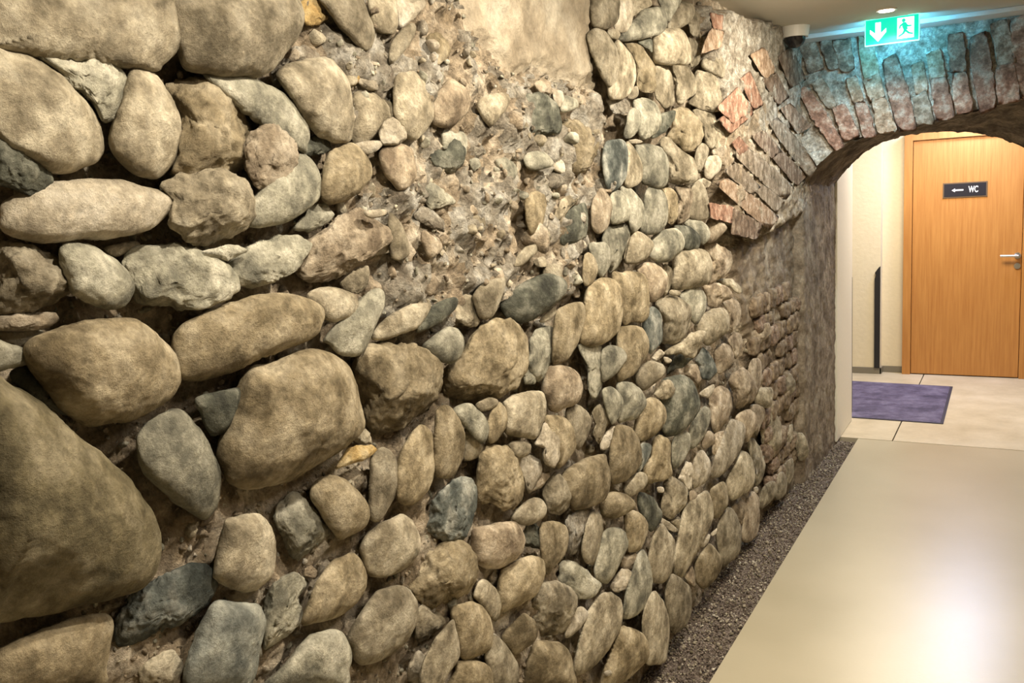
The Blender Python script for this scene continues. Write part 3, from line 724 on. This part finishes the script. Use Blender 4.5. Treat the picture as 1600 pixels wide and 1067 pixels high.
NOTE = {'b': 'blue-grey', 'k': 'dark grey', 'y': 'yellow', 'c': 'pale blue-grey', 'd': 'dark olive', 'w': 'pale'}
wall_arch = None
bricks = []
for i, line in enumerate(STONES.strip().splitlines()):
    p, f, kind, col, A, c0 = stone(line, i)
    if kind == 'b':
        bricks.append((p, f, col, c0)); continue
    name = {'r': 'boulder' if A > 2150 else 'cobblestone', 'f': 'broken_stone' if A > 620 else 'stone_chip', 'm': 'mortar_lump'}[kind]
    mat = LIME if kind == 'm' and col == 'w' else STONE[col]
    o = mesh_obj(name, p, f, mat, wall)
    if col in NOTE and kind != 'm': o['label'] = f"{NOTE[col]} {name.replace('_', ' ')}"

# loose grit and small pebbles caught in the mortar: nobody could count them
def rubble(name, y, z, r, mats, parent, seed=5, push=.1, sub=2):
    R_ = np.random.RandomState(seed); d, f = ICO[sub]; V, F, k = [], [], 0
    x = bed_x(y, z)
    for i in range(len(y)):
        s = r[i] * R_.uniform(.6, 1.3, 3); q = d.copy()
        for _ in range(6):
            n = R_.normal(size=3); n /= np.linalg.norm(n); e = q @ n - R_.uniform(.25, .7); q = q - np.maximum(e, 0)[:, None] * n
        V.append(q * s + np.array([x[i] + push * r[i], y[i], z[i]])); F.append(f + k); k += len(d)
    o = mesh_obj(name, np.concatenate(V), np.concatenate(F), mats[0], parent)
    for m in mats[1:]: o.data.materials.append(m)
    mi_ = np.repeat(R_.randint(0, len(mats), len(y)), len(f)).astype(np.int32); o.data.polygons.foreach_set('material_index', mi_)
    return tag(o, None, None, None, 'stuff')
R1 = np.random.RandomState(11)
u = R1.uniform(-10, 1230, 5500); v = R1.uniform(-10, 1075, 5500)
pp = P(u, v, on_x(u, v, WX - .07)); ok = (pp[:, 2] > .02) & (pp[:, 2] < CEIL) & (pp[:, 1] < 5.0)
for q_ in (PLASTER, SPANDREL, JAMBM): ok &= ~in_poly(pp[:, 1], pp[:, 2], q_)
pp = pp[ok]; rr_ = np.abs(R1.normal(0, .0042, len(pp))) + .0015; rr_ *= np.clip(pp[:, 1] * .8, .8, 1.8) * np.where(R1.rand(len(pp)) < .06, 2.4, 1)
rubble('mortar_grit', pp[:, 1], pp[:, 2], rr_, [LIME, STONE['t'], MORTAR, STONE['g'], MORTAR], wall)

# ------------------------------------------------------------------ arch wall
fr = [(-1.04, 1.62), (-1.0, 1.69), (-.97, 1.735), (-.86, 1.83), (-.74, 1.89), (-.52, 1.925), (-.34, 1.955), (-.20, 1.98), (-.08, 2.0), (.01, 2.015), (.2, 2.04), (.45, 2.04), (.7, 1.99), (.95, 1.86), (1.15, 1.6), (1.30, 1.2)]
bk = [(-1.0, 1.66), (-.93, 1.75), (-.82, 1.85), (-.72, 1.90), (-.62, 1.925), (-.50, 1.935), (-.37, 1.93), (-.27, 1.92), (-.16, 1.895), (-.07, 1.86), (.02, 1.81), (.10, 1.75), (.18, 1.66), (.25, 1.55), (.30, 1.40), (.34, 1.2)]
fr, bk = np.array(fr), np.array(bk)
def resample(c, n):
    s = np.concatenate([[0], np.cumsum(np.hypot(*np.diff(c, axis=0).T))]); t = np.linspace(0, s[-1], n)
    return np.stack([np.interp(t, s, c[:, 0]), np.interp(t, s, c[:, 1])], -1)
NF = 260
frd, bkd = resample(fr, NF), resample(bk, NF)
nj = 70
V = []
for i in range(NF):
    x0, z0 = frd[i]
    for j in range(nj):
        V.append((x0, FY, z0 + (CEIL + .05 - z0) * j / (nj - 1)))
V = np.array(V); n_ = fbm(V * 9, 3) * .012 + (fbm(V * 22 + 4, 4, .6, True) - .4) * .007
V[:, 1] -= n_ ; V[:, 1] += .007
wall_arch = mesh_obj('wall_arch', V, grid_faces(NF, nj), LIME)
tag(wall_arch, 'low brick arch crossing the corridor below the ceiling', None, None, 'structure')
V = []
for i in range(NF):
    a, b = frd[i], bkd[i]
    for j in range(60):
        t = j / 59; V.append((a[0] + (b[0] - a[0]) * t, FY - .006 + (FY2 - FY) * t, a[1] + (b[1] - a[1]) * t))
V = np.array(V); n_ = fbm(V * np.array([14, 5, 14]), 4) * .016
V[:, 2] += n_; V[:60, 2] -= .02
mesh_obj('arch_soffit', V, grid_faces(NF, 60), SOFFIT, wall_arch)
# back face of the arch wall, left render pier and right side
bm = bmesh.new()
vs = [bm.verts.new((x, FY2, z)) for x, z in bkd[::6]]; tops = [bm.verts.new((x, FY2, CEIL + .05)) for x, z in bkd[::6]]
for a in range(len(vs) - 1): bm.faces.new((vs[a], vs[a + 1], tops[a + 1], tops[a]))
bm_obj('arch_back_face', bm, JAMB, wall_arch)
bm = bmesh.new(); box(bm, (.345, FY + .35, -.02), (XR, FY2, 1.3)); bm_obj('wall_right_pier', bm, JAMB); 
bpy.data.objects['wall_right_pier']['kind'] = 'structure'
for p, f, col, c0 in bricks:
    on_arch = c0[1] > 4.6 or c0[2] > 1.35 and c0[1] > 4.05
    o = mesh_obj('brick', p, f, BRICK[col], wall_arch)
# the ring goes on past the edge of the picture
def block(c, ax, ay, az, h, mat, parent, seed, name='brick', sub=4, pw=.22, amp=.004):
    R_ = np.random.RandomState(seed); d, f = ICO[sub]
    m = np.abs(d).max(axis=1)[:, None]; q = d / m * .55 + d * .45 * 1.15; q = np.clip(q, -1, 1)
    p = np.array(c) + q[:, 0:1] * np.array(ax) * h[0] + q[:, 1:2] * np.array(ay) * h[1] + q[:, 2:3] * np.array(az) * h[2]
    s = R_.uniform(0, 90, 3); nd = p - np.array(c); nd /= np.linalg.norm(nd, axis=1)[:, None]
    p = p + nd * (fbm(p * 22 + s, 4, .6) * amp)[:, None]
    return mesh_obj(name, p, f, mat, parent)
k = 0
for i in range(NF):
    x0, z0 = frd[i]
    if x0 < .09 or k >= 14: continue
    if (i - int(NF * .5)) % 9: continue
    tx, tz = frd[min(i + 1, NF - 1)] - frd[i - 1]; L_ = math.hypot(tx, tz); tx, tz = tx / L_, tz / L_
    nx, nz = -tz, tx
    block((x0 + nx * .12, FY - .01, z0 + nz * .12), (tx, 0, tz), (0, 1, 0), (nx, 0, nz), (.033, .02, .115), BRICK['rnotr'[k % 5]], wall_arch, 300 + k); k += 1
# coursed bricks in the side of the opening, below the arch
JB = []
z = .14; row = 0
while z < 1.16:
    h = .082 + .02 * rs.rand(); y = 4.42 - min(z, .8) * .42 + (.07 if row % 2 else 0)
    while y < 5.05:
        wd = rs.uniform(.12, .20)
        if y + wd < 5.14 and rs.rand() < .93: JB.append((y + wd / 2, z + h / 2, wd / 2 - .006, h / 2 - .005))
        y += wd
    z += h; row += 1
print('jamb bricks', len(JB))
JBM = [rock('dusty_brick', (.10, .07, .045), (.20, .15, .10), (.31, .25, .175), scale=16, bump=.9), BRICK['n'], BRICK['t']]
for i, (y, z, a, b) in enumerate(JB[:98]):
    xx = WX - .020 + rs.uniform(-.004, .010)
    an = rs.uniform(-.09, .09)
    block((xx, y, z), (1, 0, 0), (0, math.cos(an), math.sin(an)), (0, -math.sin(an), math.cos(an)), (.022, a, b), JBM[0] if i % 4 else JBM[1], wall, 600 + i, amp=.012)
# rendered pier at the end of the side wall
yy = np.linspace(4.98, FY2, 150); zz = np.linspace(-.03, CEIL, 300); Yg, Zg = np.meshgrid(yy, zz, indexing='ij')
pt = np.stack([np.zeros(Yg.size), Yg.ravel(), Zg.ravel()], -1)
edge = np.clip((Yg - 5.03 - (fbm(pt * np.array([1, 1, 4.0]), 3) * .03).reshape(Yg.shape)) / .05, 0, 1)
Xg = WX - .03 + edge * (.055 + (Yg - 5.0) * .02) + (fbm(pt * 11, 4) * .006).reshape(Yg.shape) + (fbm(pt * 40, 3) * .002).reshape(Yg.shape)
Vg = np.stack([Xg, Yg, Zg], -1).reshape(-1, 3)
rend = mesh_obj('wall_side_render', Vg, grid_faces(*Yg.shape), JAMB)
tag(rend, 'rough grey-brown rendered pier between the old bricks and the white wall end', None, None, 'structure')

# ------------------------------------------------------------------ floors
SCREED, nt, b = new_mat('polished_screed'); L = nt.links.new
geo = node(nt, 'ShaderNodeNewGeometry')
n1 = node(nt, 'ShaderNodeTexNoise'); n1.inputs['Scale'].default_value = 1.3; n1.inputs['Detail'].default_value = 4
n2 = node(nt, 'ShaderNodeTexNoise'); n2.inputs['Scale'].default_value = 85; n2.inputs['Detail'].default_value = 5
L(geo.outputs['Position'], n1.inputs[0]); L(geo.outputs['Position'], n2.inputs[0])
cr = node(nt, 'ShaderNodeValToRGB'); e = cr.color_ramp.elements
e[0].position = .3; e[0].color = (.37, .325, .225, 1); e[1].position = .7; e[1].color = (.45, .40, .29, 1)
L(n1.outputs[0], cr.inputs[0]); L(cr.outputs[0], b.inputs['Base Color'])
mr = node(nt, 'ShaderNodeMapRange'); mr.inputs[3].default_value = .25; mr.inputs[4].default_value = .38; L(n2.outputs[0], mr.inputs[0]); L(mr.outputs[0], b.inputs['Roughness'])
bp = node(nt, 'ShaderNodeBump'); bp.inputs['Strength'].default_value = .12; bp.inputs['Distance'].default_value = .002; L(n2.outputs[0], bp.inputs['Height']); L(bp.outputs[0], b.inputs['Normal'])
bm = bmesh.new(); box(bm, (GX, -1.2, -.06), (2.6, 6.085, 0.0), .002)
fl = bm_obj('floor', bm, SCREED); tag(fl, 'smooth beige screed floor along the stone wall', None, None, 'structure')
TILE = rock('lobby_tile', (.44, .375, .26), (.52, .45, .325), (.58, .51, .385), scale=2.2, bump=.05, dist=.001, var=0, fine=60, speck=.12)
nt = TILE.node_tree; nt.nodes['Principled BSDF'].inputs['Roughness'].default_value = .38
bm = bmesh.new(); a = pz(1397, 683); c_ = pz(1407, 660)
sx = a[0]
box(bm, (-3.2, 6.093, -.06), (sx - .004, 8.7, 0.0), .001); box(bm, (sx + .004, 6.093, -.06), (2.6, 8.7, 0.0), .001)
f2 = bm_obj('floor_lobby', bm, TILE); tag(f2, 'pale beige lobby floor beyond the arch with dark joints', None, None, 'structure')
bm = bmesh.new(); box(bm, (-3.2, -1.2, -.10), (2.6, 8.7, -.062)); tag(bm_obj('floor_base', bm, plain('dark_joint', (.05, .04, .03))), None, None, None, 'structure')
# gravel strip
gy = np.arange(-.3, 6.03, .008); gx = np.arange(-1.10, GX + .001, .008); Xa, Ya = np.meshgrid(gx, gy, indexing='ij')
pt = np.stack([Xa.ravel(), Ya.ravel(), np.zeros(Xa.size)], -1)
Za = -.012 + (fbm(pt * 45, 3, .7) * .006).reshape(Xa.shape) + (fbm(pt * 4, 2) * .004).reshape(Xa.shape)
GRAVEL = rock('brown_gravel', (.05, .037, .028), (.13, .098, .078), (.30, .25, .21), scale=120, bump=1, dist=.004, var=0, fine=420, speck=1.0)
gr = mesh_obj('gravel_strip', np.stack([Xa, Ya, Za], -1).reshape(-1, 3), grid_faces(*Xa.shape), GRAVEL)
tag(gr, 'brown gravel strip between the stone wall and the beige floor', 'gravel', None, 'stuff')
R3 = np.random.RandomState(21); n_g = 9000
d, f = ICO[2]; d1, f1 = d, f
gyv = R3.uniform(.9, 6.0, n_g) ; gxv = R3.uniform(-1.10, GX - .004, n_g); rg = np.abs(R3.normal(0, .0022, n_g)) + .0018
V = []; 
bmx = bmesh.new(); bmesh.ops.create_icosphere(bmx, subdivisions=1, radius=1); bmx.verts.index_update(); dv = np.array([x.co[:] for x in bmx.verts]); fv = np.array([[x.index for x in t.verts] for t in bmx.faces]); bmx.free()
sc_ = R3.uniform(.6, 1.3, (n_g, 1, 3)) * rg[:, None, None]
V = dv[None] * sc_ + np.stack([gxv, gyv, -.008 + rg * .3], -1)[:, None, :]
F = (fv[None] + (np.arange(n_g) * len(dv))[:, None, None]).reshape(-1, 3)
gp = mesh_obj('pebble_layer', V.reshape(-1, 3), F, GRAVEL, gr, smooth=False); gp.data.materials.append(STONE['t']); gp.data.materials.append(STONE['w'])
gp.data.polygons.foreach_set('material_index', np.repeat(R3.choice([0, 0, 0, 0, 1, 1, 2, 2], n_g), len(fv)).astype(np.int32)); tag(gp, None, None, None, 'stuff')

# ------------------------------------------------------------------ ceiling, room shell outside the picture
CEILM = plain('ceiling_paint', (.56, .53, .46), .8, bump=.1, bscale=200)
bm = bmesh.new(); box(bm, (-1.35, -1.2, CEIL), (2.6, FY - .02, CEIL + .12))
ce = bm_obj('ceiling', bm, CEILM); tag(ce, 'smooth painted corridor ceiling', None, None, 'structure')
bm = bmesh.new(); box(bm, (-1.02, FY - .16, CEIL - .022), (XR, FY - .005, CEIL - .001), .003)
tag(bm_obj('trim_1', bm, plain('white_trim', (.66, .66, .64), .5)), 'white strip where the ceiling meets the arch', None, None, 'structure')
bm = bmesh.new(); box(bm, (-3.2, FY2 - .02, CEIL), (2.6, 8.7, CEIL + .12)); tag(bm_obj('ceiling_lobby', bm, CEILM), 'lobby ceiling', None, None, 'structure')
CREAM = plain('cream_plaster', (.72, .64, .47), .75, bump=.5, bscale=35)
bm = bmesh.new(); box(bm, (XR, -1.2, 0), (XR + .1, FY2, CEIL)); tag(bm_obj('wall_right', bm, CREAM), None, None, None, 'structure')
bm = bmesh.new(); box(bm, (-1.35, -1.3, 0), (XR + .1, -1.2, CEIL)); tag(bm_obj('wall_back', bm, CREAM), None, None, None, 'structure')

# ------------------------------------------------------------------ lobby
bm = bmesh.new(); box(bm, (-1.16, FY2 + .002, 0), (-.985, 6.56, CEIL), .004)
tag(bm_obj('wall_end', bm, plain('white_wall_end', (.80, .75, .62), .7)), 'narrow white wall end beside the rough pier', None, None, 'structure')
bm = bmesh.new(); box(bm, (-3.2, LY, 0), (-1.015, 8.7, CEIL)); tag(bm_obj('wall_lobby_left', bm, CREAM), 'cream plaster wall of the lobby', None, None, 'structure')
bm = bmesh.new(); box(bm, (-1.015, LY + .10, 0), (-.83, 8.7, CEIL)); box(bm, (.09, LY + .10, 0), (2.6, 8.7, CEIL)); box(bm, (-.83, LY + .10, 2.06), (.09, 8.7, CEIL))
tag(bm_obj('wall_lobby', bm, CREAM), 'cream plaster wall around the wooden door', None, None, 'structure')
bm = bmesh.new(); box(bm, (-3.3, FY2, 0), (-3.2, 8.7, CEIL)); tag(bm_obj('wall_lobby_side', bm, CREAM), None, None, None, 'structure')
bm = bmesh.new(); box(bm, (2.6, FY2, 0), (2.7, 8.7, CEIL)); box(bm, (XR, FY2 - .05, 0), (2.7, FY2, CEIL)); tag(bm_obj('wall_lobby_right', bm, CREAM), None, None, None, 'structure')
SKIRT = plain('grey_skirting', (.20, .18, .14), .5)
bm = bmesh.new(); box(bm, (-3.2, LY - .012, 0), (-1.003, LY, .055), .002); box(bm, (-1.015, LY - .012, 0), (-1.003, LY + .10, .055)); box(bm, (-1.003, LY + .088, 0), (-.83, LY + .10, .055), .002)
tag(bm_obj('baseboard_lobby', bm, SKIRT), 'low grey baseboard along the cream wall', None, None, 'structure')
# door
WOOD, nt, b = new_mat('beech_veneer'); L = nt.links.new
geo = node(nt, 'ShaderNodeNewGeometry'); mp = node(nt, 'ShaderNodeMapping'); mp.inputs['Scale'].default_value = (34, 34, 1.4); L(geo.outputs['Position'], mp.inputs[0])
n1 = node(nt, 'ShaderNodeTexNoise'); n1.inputs['Scale'].default_value = 1.6; n1.inputs['Detail'].default_value = 8; n1.inputs['Roughness'].default_value = .65; L(mp.outputs[0], n1.inputs[0])
cr = node(nt, 'ShaderNodeValToRGB'); e = cr.color_ramp.elements; e[0].position = .3; e[0].color = (.40, .165, .038, 1); e[1].position = .72; e[1].color = (.56, .27, .072, 1)
L(n1.outputs[0], cr.inputs[0]); L(cr.outputs[0], b.inputs['Base Color']); b.inputs['Roughness'].default_value = .42
dl, dr, dz = -.775, .045, 1.985
door = empty('door_1', ((dl + dr) / 2, LY + .06, 0)); tag(door, 'flat beech-veneer toilet door with a steel lever handle', None, None, 'structure')
bm = bmesh.new(); box(bm, (dl + .004, LY + .045, .008), (dr - .004, LY + .085, dz), .002); bm_obj('door_leaf', bm, WOOD, door)
bm = bmesh.new(); y0 = LY + .025
box(bm, (dl - .065, y0, 0), (dl, LY + .10, dz + .06), .002); box(bm, (dr, y0, 0), (dr + .065, LY + .10, dz + .06), .002); box(bm, (dl, y0, dz + .003), (dr, LY + .10, dz + .06), .002)
bm_obj('door_frame', bm, WOOD, door)
bm = bmesh.new(); box(bm, (dl - .01, LY + .085, 0), (dr + .01, LY + .099, dz + .03)); bm_obj('door_rebate', bm, plain('dark_gap', (.03, .015, .006)), door)
STEEL = plain('brushed_steel', (.62, .60, .56), .28, 1.0)
h = py_(np.array(1563.), np.array(401.), LY + .0); h2 = py_(np.array(1590.), np.array(399.), LY + .0)
hx0, hx1, hz = float(h[0]), float(h2[0]), float((h[2] + h2[2]) / 2)
bm = bmesh.new(); cyl(bm, (hx1, LY + .045, hz), (hx1, LY - .005, hz), .010); cyl(bm, (hx1 + .008, LY - .004, hz), (hx0, LY - .004, hz), .0095); cyl(bm, (hx1, LY + .036, hz), (hx1, LY + .046, hz), .025)
hd = bm_obj('door_handle', bm, STEEL, door, smooth=False); hd['label'] = 'steel lever handle'
bm = bmesh.new(); cyl(bm, (hx1, LY + .036, hz - .085), (hx1, LY + .046, hz - .085), .024); cyl(bm, (hx1, LY + .030, hz - .085), (hx1, LY + .037, hz - .085), .008); bm_obj('lock_rose', bm, STEEL, door)
# hinges
# WC sign
def text_obj(name, s, loc, size, mat, parent, rot=(math.pi / 2, 0, 0), extrude=.0008, bold=False):
    cu = bpy.data.curves.new(name, 'FONT'); cu.body = s; cu.size = size; cu.extrude = extrude; cu.align_x = 'CENTER'; cu.align_y = 'CENTER'
    if bold: cu.offset = size * .02
    o = bpy.data.objects.new(name, cu); scene.collection.objects.link(o)
    bpy.context.view_layer.update()
    me = bpy.data.meshes.new_from_object(o.evaluated_get(bpy.context.evaluated_depsgraph_get())); bpy.data.objects.remove(o)
    me.transform(Matrix.Translation(loc) @ Matrix.Rotation(rot[2], 4, 'Z') @ Matrix.Rotation(rot[0], 4, 'X')); me.materials.clear(); me.materials.append(mat)
    o = bpy.data.objects.new(name, me); scene.collection.objects.link(o)
    o.parent = parent; o.matrix_parent_inverse = Matrix.Translation(parent.location).inverted()
    return o
def flat(name, polys, y, mat, parent, th=.0012):
    bm = bmesh.new()
    for pl in polys:
        f_ = [bm.verts.new((x, y, z)) for x, z in pl]; g_ = [bm.verts.new((x, y + th, z)) for x, z in pl]; n = len(pl)
        bm.faces.new(f_); bm.faces.new(g_[::-1])
        for i in range(n): bm.faces.new((f_[i], g_[i], g_[(i + 1) % n], f_[(i + 1) % n]))
    bmesh.ops.recalc_face_normals(bm, faces=bm.faces); bmesh.ops.triangulate(bm, faces=bm.faces)
    return bm_obj(name, bm, mat, parent)
q = [py_(np.array(float(a)), np.array(float(b_)), LY + .04) for a, b_ in ((1473, 286), (1543, 283), (1543, 307), (1473, 310))]
sx0, sx1 = float((q[0][0] + q[3][0]) / 2), float((q[1][0] + q[2][0]) / 2); sz1, sz0 = float((q[0][2] + q[1][2]) / 2), float((q[2][2] + q[3][2]) / 2)
sc0, scz = (sx0 + sx1) / 2, (sz0 + sz1) / 2
wc = empty('toilet_sign', (sc0, LY + .04, scz)); tag(wc, 'small black sign reading WC with a left arrow on the wooden door', 'sign')
bm = bmesh.new(); box(bm, (sx0, LY + .039, sz0), (sx1, LY + .0445, sz1), .001); bm_obj('sign_frame', bm, plain('bronze_frame', (.22, .15, .09), .4, .6), wc)
bm = bmesh.new(); box(bm, (sx0 + .010, LY + .0375, sz0 + .010), (sx1 - .010, LY + .040, sz1 - .010)); bm_obj('sign_plate', bm, plain('black_plate', (.018, .016, .02), .35), wc)
WHITE = plain('sign_white', (.80, .78, .72), .5)
sw_ = sx1 - sx0
lt = text_obj('lettering', 'WC', (0, 0, 0), .072, WHITE, wc, bold=True)
lt.data.transform(Matrix.Translation((sx0 + sw_ * .69, LY + .037, scz)) @ Matrix.Diagonal((.56, 1, 1, 1)))
ax = sx0 + sw_ * .34
flat('arrow', [[(ax - .045, scz), (ax - .020, scz + .016), (ax - .020, scz + .006), (ax + .042, scz + .006), (ax + .042, scz - .006), (ax - .020, scz - .006), (ax - .020, scz - .016)]], LY + .036, WHITE, wc)
# black upright strip on the corner
BLK = plain('matt_black', (.012, .011, .011), .6)
t0 = py_(np.array(1373.), np.array(416.), LY - .02); b0 = py_(np.array(1373.), np.array(583.), LY - .02)
x1 = -1.016; x0 = x1 - .045; zt = float(t0[2])
st = flat('corner_strip', [[(x0, .056), (x1, .056), (x1, zt), (x1 - .012, zt - .01), (x0 + .002, zt - .055), (x0 + .010, zt - .075), (x0, zt - .11)]], LY - .022, BLK, None, .02)
tag(st, 'tall narrow black strip with a notched top on the corner of the cream wall', 'strip')
bm = bmesh.new(); box(bm, (-.996, 6.553, .06), (-.984, 6.565, 1.02)); s2 = bm_obj('edge_line', bm, BLK); tag(s2, 'thin black upright line on the white wall end beside the purple mat', 'strip')  # slim black bar down the far edge of the wall end
# doormat
MAT = rock('purple_pile', (.060, .052, .095), (.105, .090, .155), (.15, .135, .215), scale=7, bump=1, dist=.004, var=0, fine=500, speck=.5)
mc = [pz(1300, 590), pz(1486, 605), pz(1471, 662), pz(1300, 652)]
mc = [(-1.60, 7.93), (float(mc[1][0]), float(mc[1][1])), (float(mc[2][0]), float(mc[2][1])), (-1.60, 6.66)]
N_ = 60; aa = np.linspace(0, 1, N_); U_, V_ = np.meshgrid(aa, aa, indexing='ij')
c = np.array(mc); g = (c[0][None, None] * (1 - U_)[..., None] * (1 - V_)[..., None] + c[1][None, None] * U_[..., None] * (1 - V_)[..., None] + c[2][None, None] * (U_ * V_)[..., None] + c[3][None, None] * ((1 - U_) * V_)[..., None])
zz_ = .0115 + fbm(np.stack([g[..., 0].ravel() * 3, g[..., 1].ravel() * 3, np.zeros(N_ * N_)], -1), 2).reshape(N_, N_) * .001
ed = np.minimum.reduce([U_, 1 - U_, V_, 1 - V_]); zz_ = np.where(ed < .008, .001, zz_)
mt = empty('doormat', (float(c[:, 0].mean()), float(c[:, 1].mean()), 0)); tag(mt, 'dark purple doormat lying on the pale lobby floor', 'doormat')
pile = mesh_obj('mat_pile', np.stack([g[..., 0], g[..., 1], zz_], -1).reshape(-1, 3), grid_faces(N_, N_), MAT, mt); pile.matrix_parent_inverse = Matrix.Translation(mt.location).inverted()
bm = bmesh.new(); c2 = c + np.sign(c - c.mean(0)) * .012
lo = [bm.verts.new((x, y, .0006)) for x, y in c2]; hi = [bm.verts.new((x, y, .005)) for x, y in c2]
bm.faces.new(hi); bm.faces.new(lo[::-1])
for i in range(4): bm.faces.new((lo[i], lo[(i + 1) % 4], hi[(i + 1) % 4], hi[i]))
bmesh.ops.recalc_face_normals(bm, faces=bm.faces); bm_obj('mat_border', bm, plain('dark_mat_edge', (.03, .026, .045), .8), mt)

# ------------------------------------------------------------------ things on the ceiling
SY = 4.72
q = [py_(np.array(float(a)), np.array(float(b_)), SY) for a, b_ in ((1351, 31), (1437, 20), (1437, 63), (1351, 73))]
ex0, ex1 = float((q[0][0] + q[3][0]) / 2), float((q[1][0] + q[2][0]) / 2); ez1, ez0 = float((q[0][2] + q[1][2]) / 2), float((q[2][2] + q[3][2]) / 2)
print('exit sign', ex0, ex1, ez0, ez1)
exs = empty('exit_sign', ((ex0 + ex1) / 2, SY, ez0)); tag(exs, 'lit green emergency exit sign with a down arrow and running figure under the ceiling', 'exit sign')
GREEN = plain('lit_green', (.0, .30, .19), .4, emit=(.0, .62, .40), strength=1.25)
LITW = plain('lit_white', (.8, .9, .85), .4, emit=(.80, 1, .93), strength=1.9)
PALE = plain('pale_acrylic', (.55, .85, .75), .3, emit=(.25, .95, .80), strength=1.0)
BACK = plain('lit_rear_panel', (.1, .5, .6), .4, emit=(.10, .60, .92), strength=38)
bm = bmesh.new(); box(bm, (ex0, SY, ez0), (ex1, SY + .012, ez1), .002); bm_obj('sign_body', bm, PALE, exs)
bm = bmesh.new(); box(bm, (ex0 + .005, SY - .0015, ez0 + .005), (ex1 - .005, SY + .001, ez1 - .005)); bm_obj('sign_panel', bm, GREEN, exs)
bm = bmesh.new(); box(bm, (ex0 + .005, SY + .0125, ez0 + .005), (ex1 - .005, SY + .014, ez1 - .005)); bm_obj('rear_panel', bm, BACK, exs)
bm = bmesh.new(); box(bm, (ex0 + .05, SY - .008, ez1 - .001), (ex1 - .05, SY + .022, CEIL), .002); bm_obj('ceiling_bracket', bm, plain('bracket_white', (.7, .7, .68), .4), exs)
w_, h_ = ex1 - ex0, ez1 - ez0
fx = lambda a: ex0 + w_ * a
fz = lambda a: ez0 + h_ * a
flat('arrow', [[(fx(.25), fz(.13)), (fx(.40), fz(.46)), (fx(.40), fz(.60)), (fx(.30), fz(.44)), (fx(.30), fz(.84)), (fx(.20), fz(.84)), (fx(.20), fz(.44)), (fx(.10), fz(.60)), (fx(.10), fz(.46))]], SY - .003, LITW, exs)
flat('doorway', [[(fx(.60), fz(.14)), (fx(.90), fz(.14)), (fx(.90), fz(.90)), (fx(.60), fz(.90))]], SY - .003, LITW, exs)
G2 = GREEN
man = []
head = [(fx(.715) + .0085 * math.cos(a_ * .52), fz(.79) + .0085 * math.sin(a_ * .52)) for a_ in range(12)]
man = [head,
       [(fx(.70), fz(.72)), (fx(.76), fz(.72)), (fx(.79), fz(.46)), (fx(.72), fz(.42)), (fx(.69), fz(.56))],
       [(fx(.70), fz(.71)), (fx(.64), fz(.62)), (fx(.63), fz(.50)), (fx(.655), fz(.50)), (fx(.665), fz(.58)), (fx(.71), fz(.62))],
       [(fx(.755), fz(.70)), (fx(.80), fz(.60)), (fx(.86), fz(.60)), (fx(.86), fz(.55)), (fx(.785), fz(.54)), (fx(.75), fz(.62))],
       [(fx(.72), fz(.46)), (fx(.77), fz(.44)), (fx(.82), fz(.34)), (fx(.89), fz(.30)), (fx(.88), fz(.25)), (fx(.80), fz(.28)), (fx(.75), fz(.37))],
       [(fx(.725), fz(.47)), (fx(.76), fz(.42)), (fx(.73), fz(.30)), (fx(.64), fz(.20)), (fx(.61), fz(.24)), (fx(.69), fz(.33))]]
flat('running_figure', man, SY - .0045, GREEN, exs)
# recessed downlight
dlp = pz(np.array(1385.), np.array(16.), CEIL - .004); dx, dy = float(dlp[0]), float(dlp[1])
dn = empty('ceiling_downlight', (dx, dy, CEIL)); tag(dn, 'small round recessed ceiling spotlight above the exit sign', 'ceiling light')
bm = bmesh.new(); cyl(bm, (dx, dy, CEIL - .006), (dx, dy, CEIL - .0005), .043, .047, 32); bm_obj('trim_ring', bm, plain('ring_white', (.75, .72, .66), .4), dn)
bm = bmesh.new(); cyl(bm, (dx, dy, CEIL - .0085), (dx, dy, CEIL - .0062), .033, .033, 32); bm_obj('lens', bm, plain('lit_lens', (1, .9, .8), .4, emit=(1, .86, .70), strength=9), dn)
ld = spot('downlight_beam', (dx, dy, CEIL - .02), 34, (.80, .93, 1), 140, .6, .03, (dx, dy + .25, 0)); 
# dome camera
cp = pz(np.array(1242.), np.array(42.), CEIL); kx, ky = float(cp[0]), float(cp[1])
print('dome cam', kx, ky)
dc = empty('security_camera', (kx, ky, CEIL)); tag(dc, 'small white dome security camera with a dark lens bubble on the ceiling', 'security camera')
bm = bmesh.new(); cyl(bm, (kx, ky, CEIL - .05), (kx, ky, CEIL - .0005), .062, .070, 40); bm_obj('housing', bm, plain('camera_white', (.62, .60, .55), .45), dc)
bm = bmesh.new(); bmesh.ops.create_uvsphere(bm, u_segments=32, v_segments=16, radius=.05, matrix=Matrix.Translation((kx, ky, CEIL - .05)))
bmesh.ops.delete(bm, geom=[v_ for v_ in bm.verts if v_.co.z > CEIL - .046], context='VERTS'); bm_obj('dome', bm, plain('smoked_dome', (.012, .012, .014), .08), dc, smooth=True)

# ------------------------------------------------------------------ descriptions of the remaining setting
SETTING = {'arch_back_face': None, 'wall_right_pier': 'rendered pier carrying the far end of the arch', 'floor_base': 'dark slab edge under the floors and joints',
 'wall_right': 'cream wall on the far side of the corridor', 'wall_back': 'cream wall behind the viewer', 'wall_lobby_side': 'cream side wall of the lobby hidden behind the pier', 'wall_lobby_right': 'cream side wall of the lobby beyond the door'}
for n_, l_ in SETTING.items():
    if l_: bpy.data.objects[n_]['label'] = l_
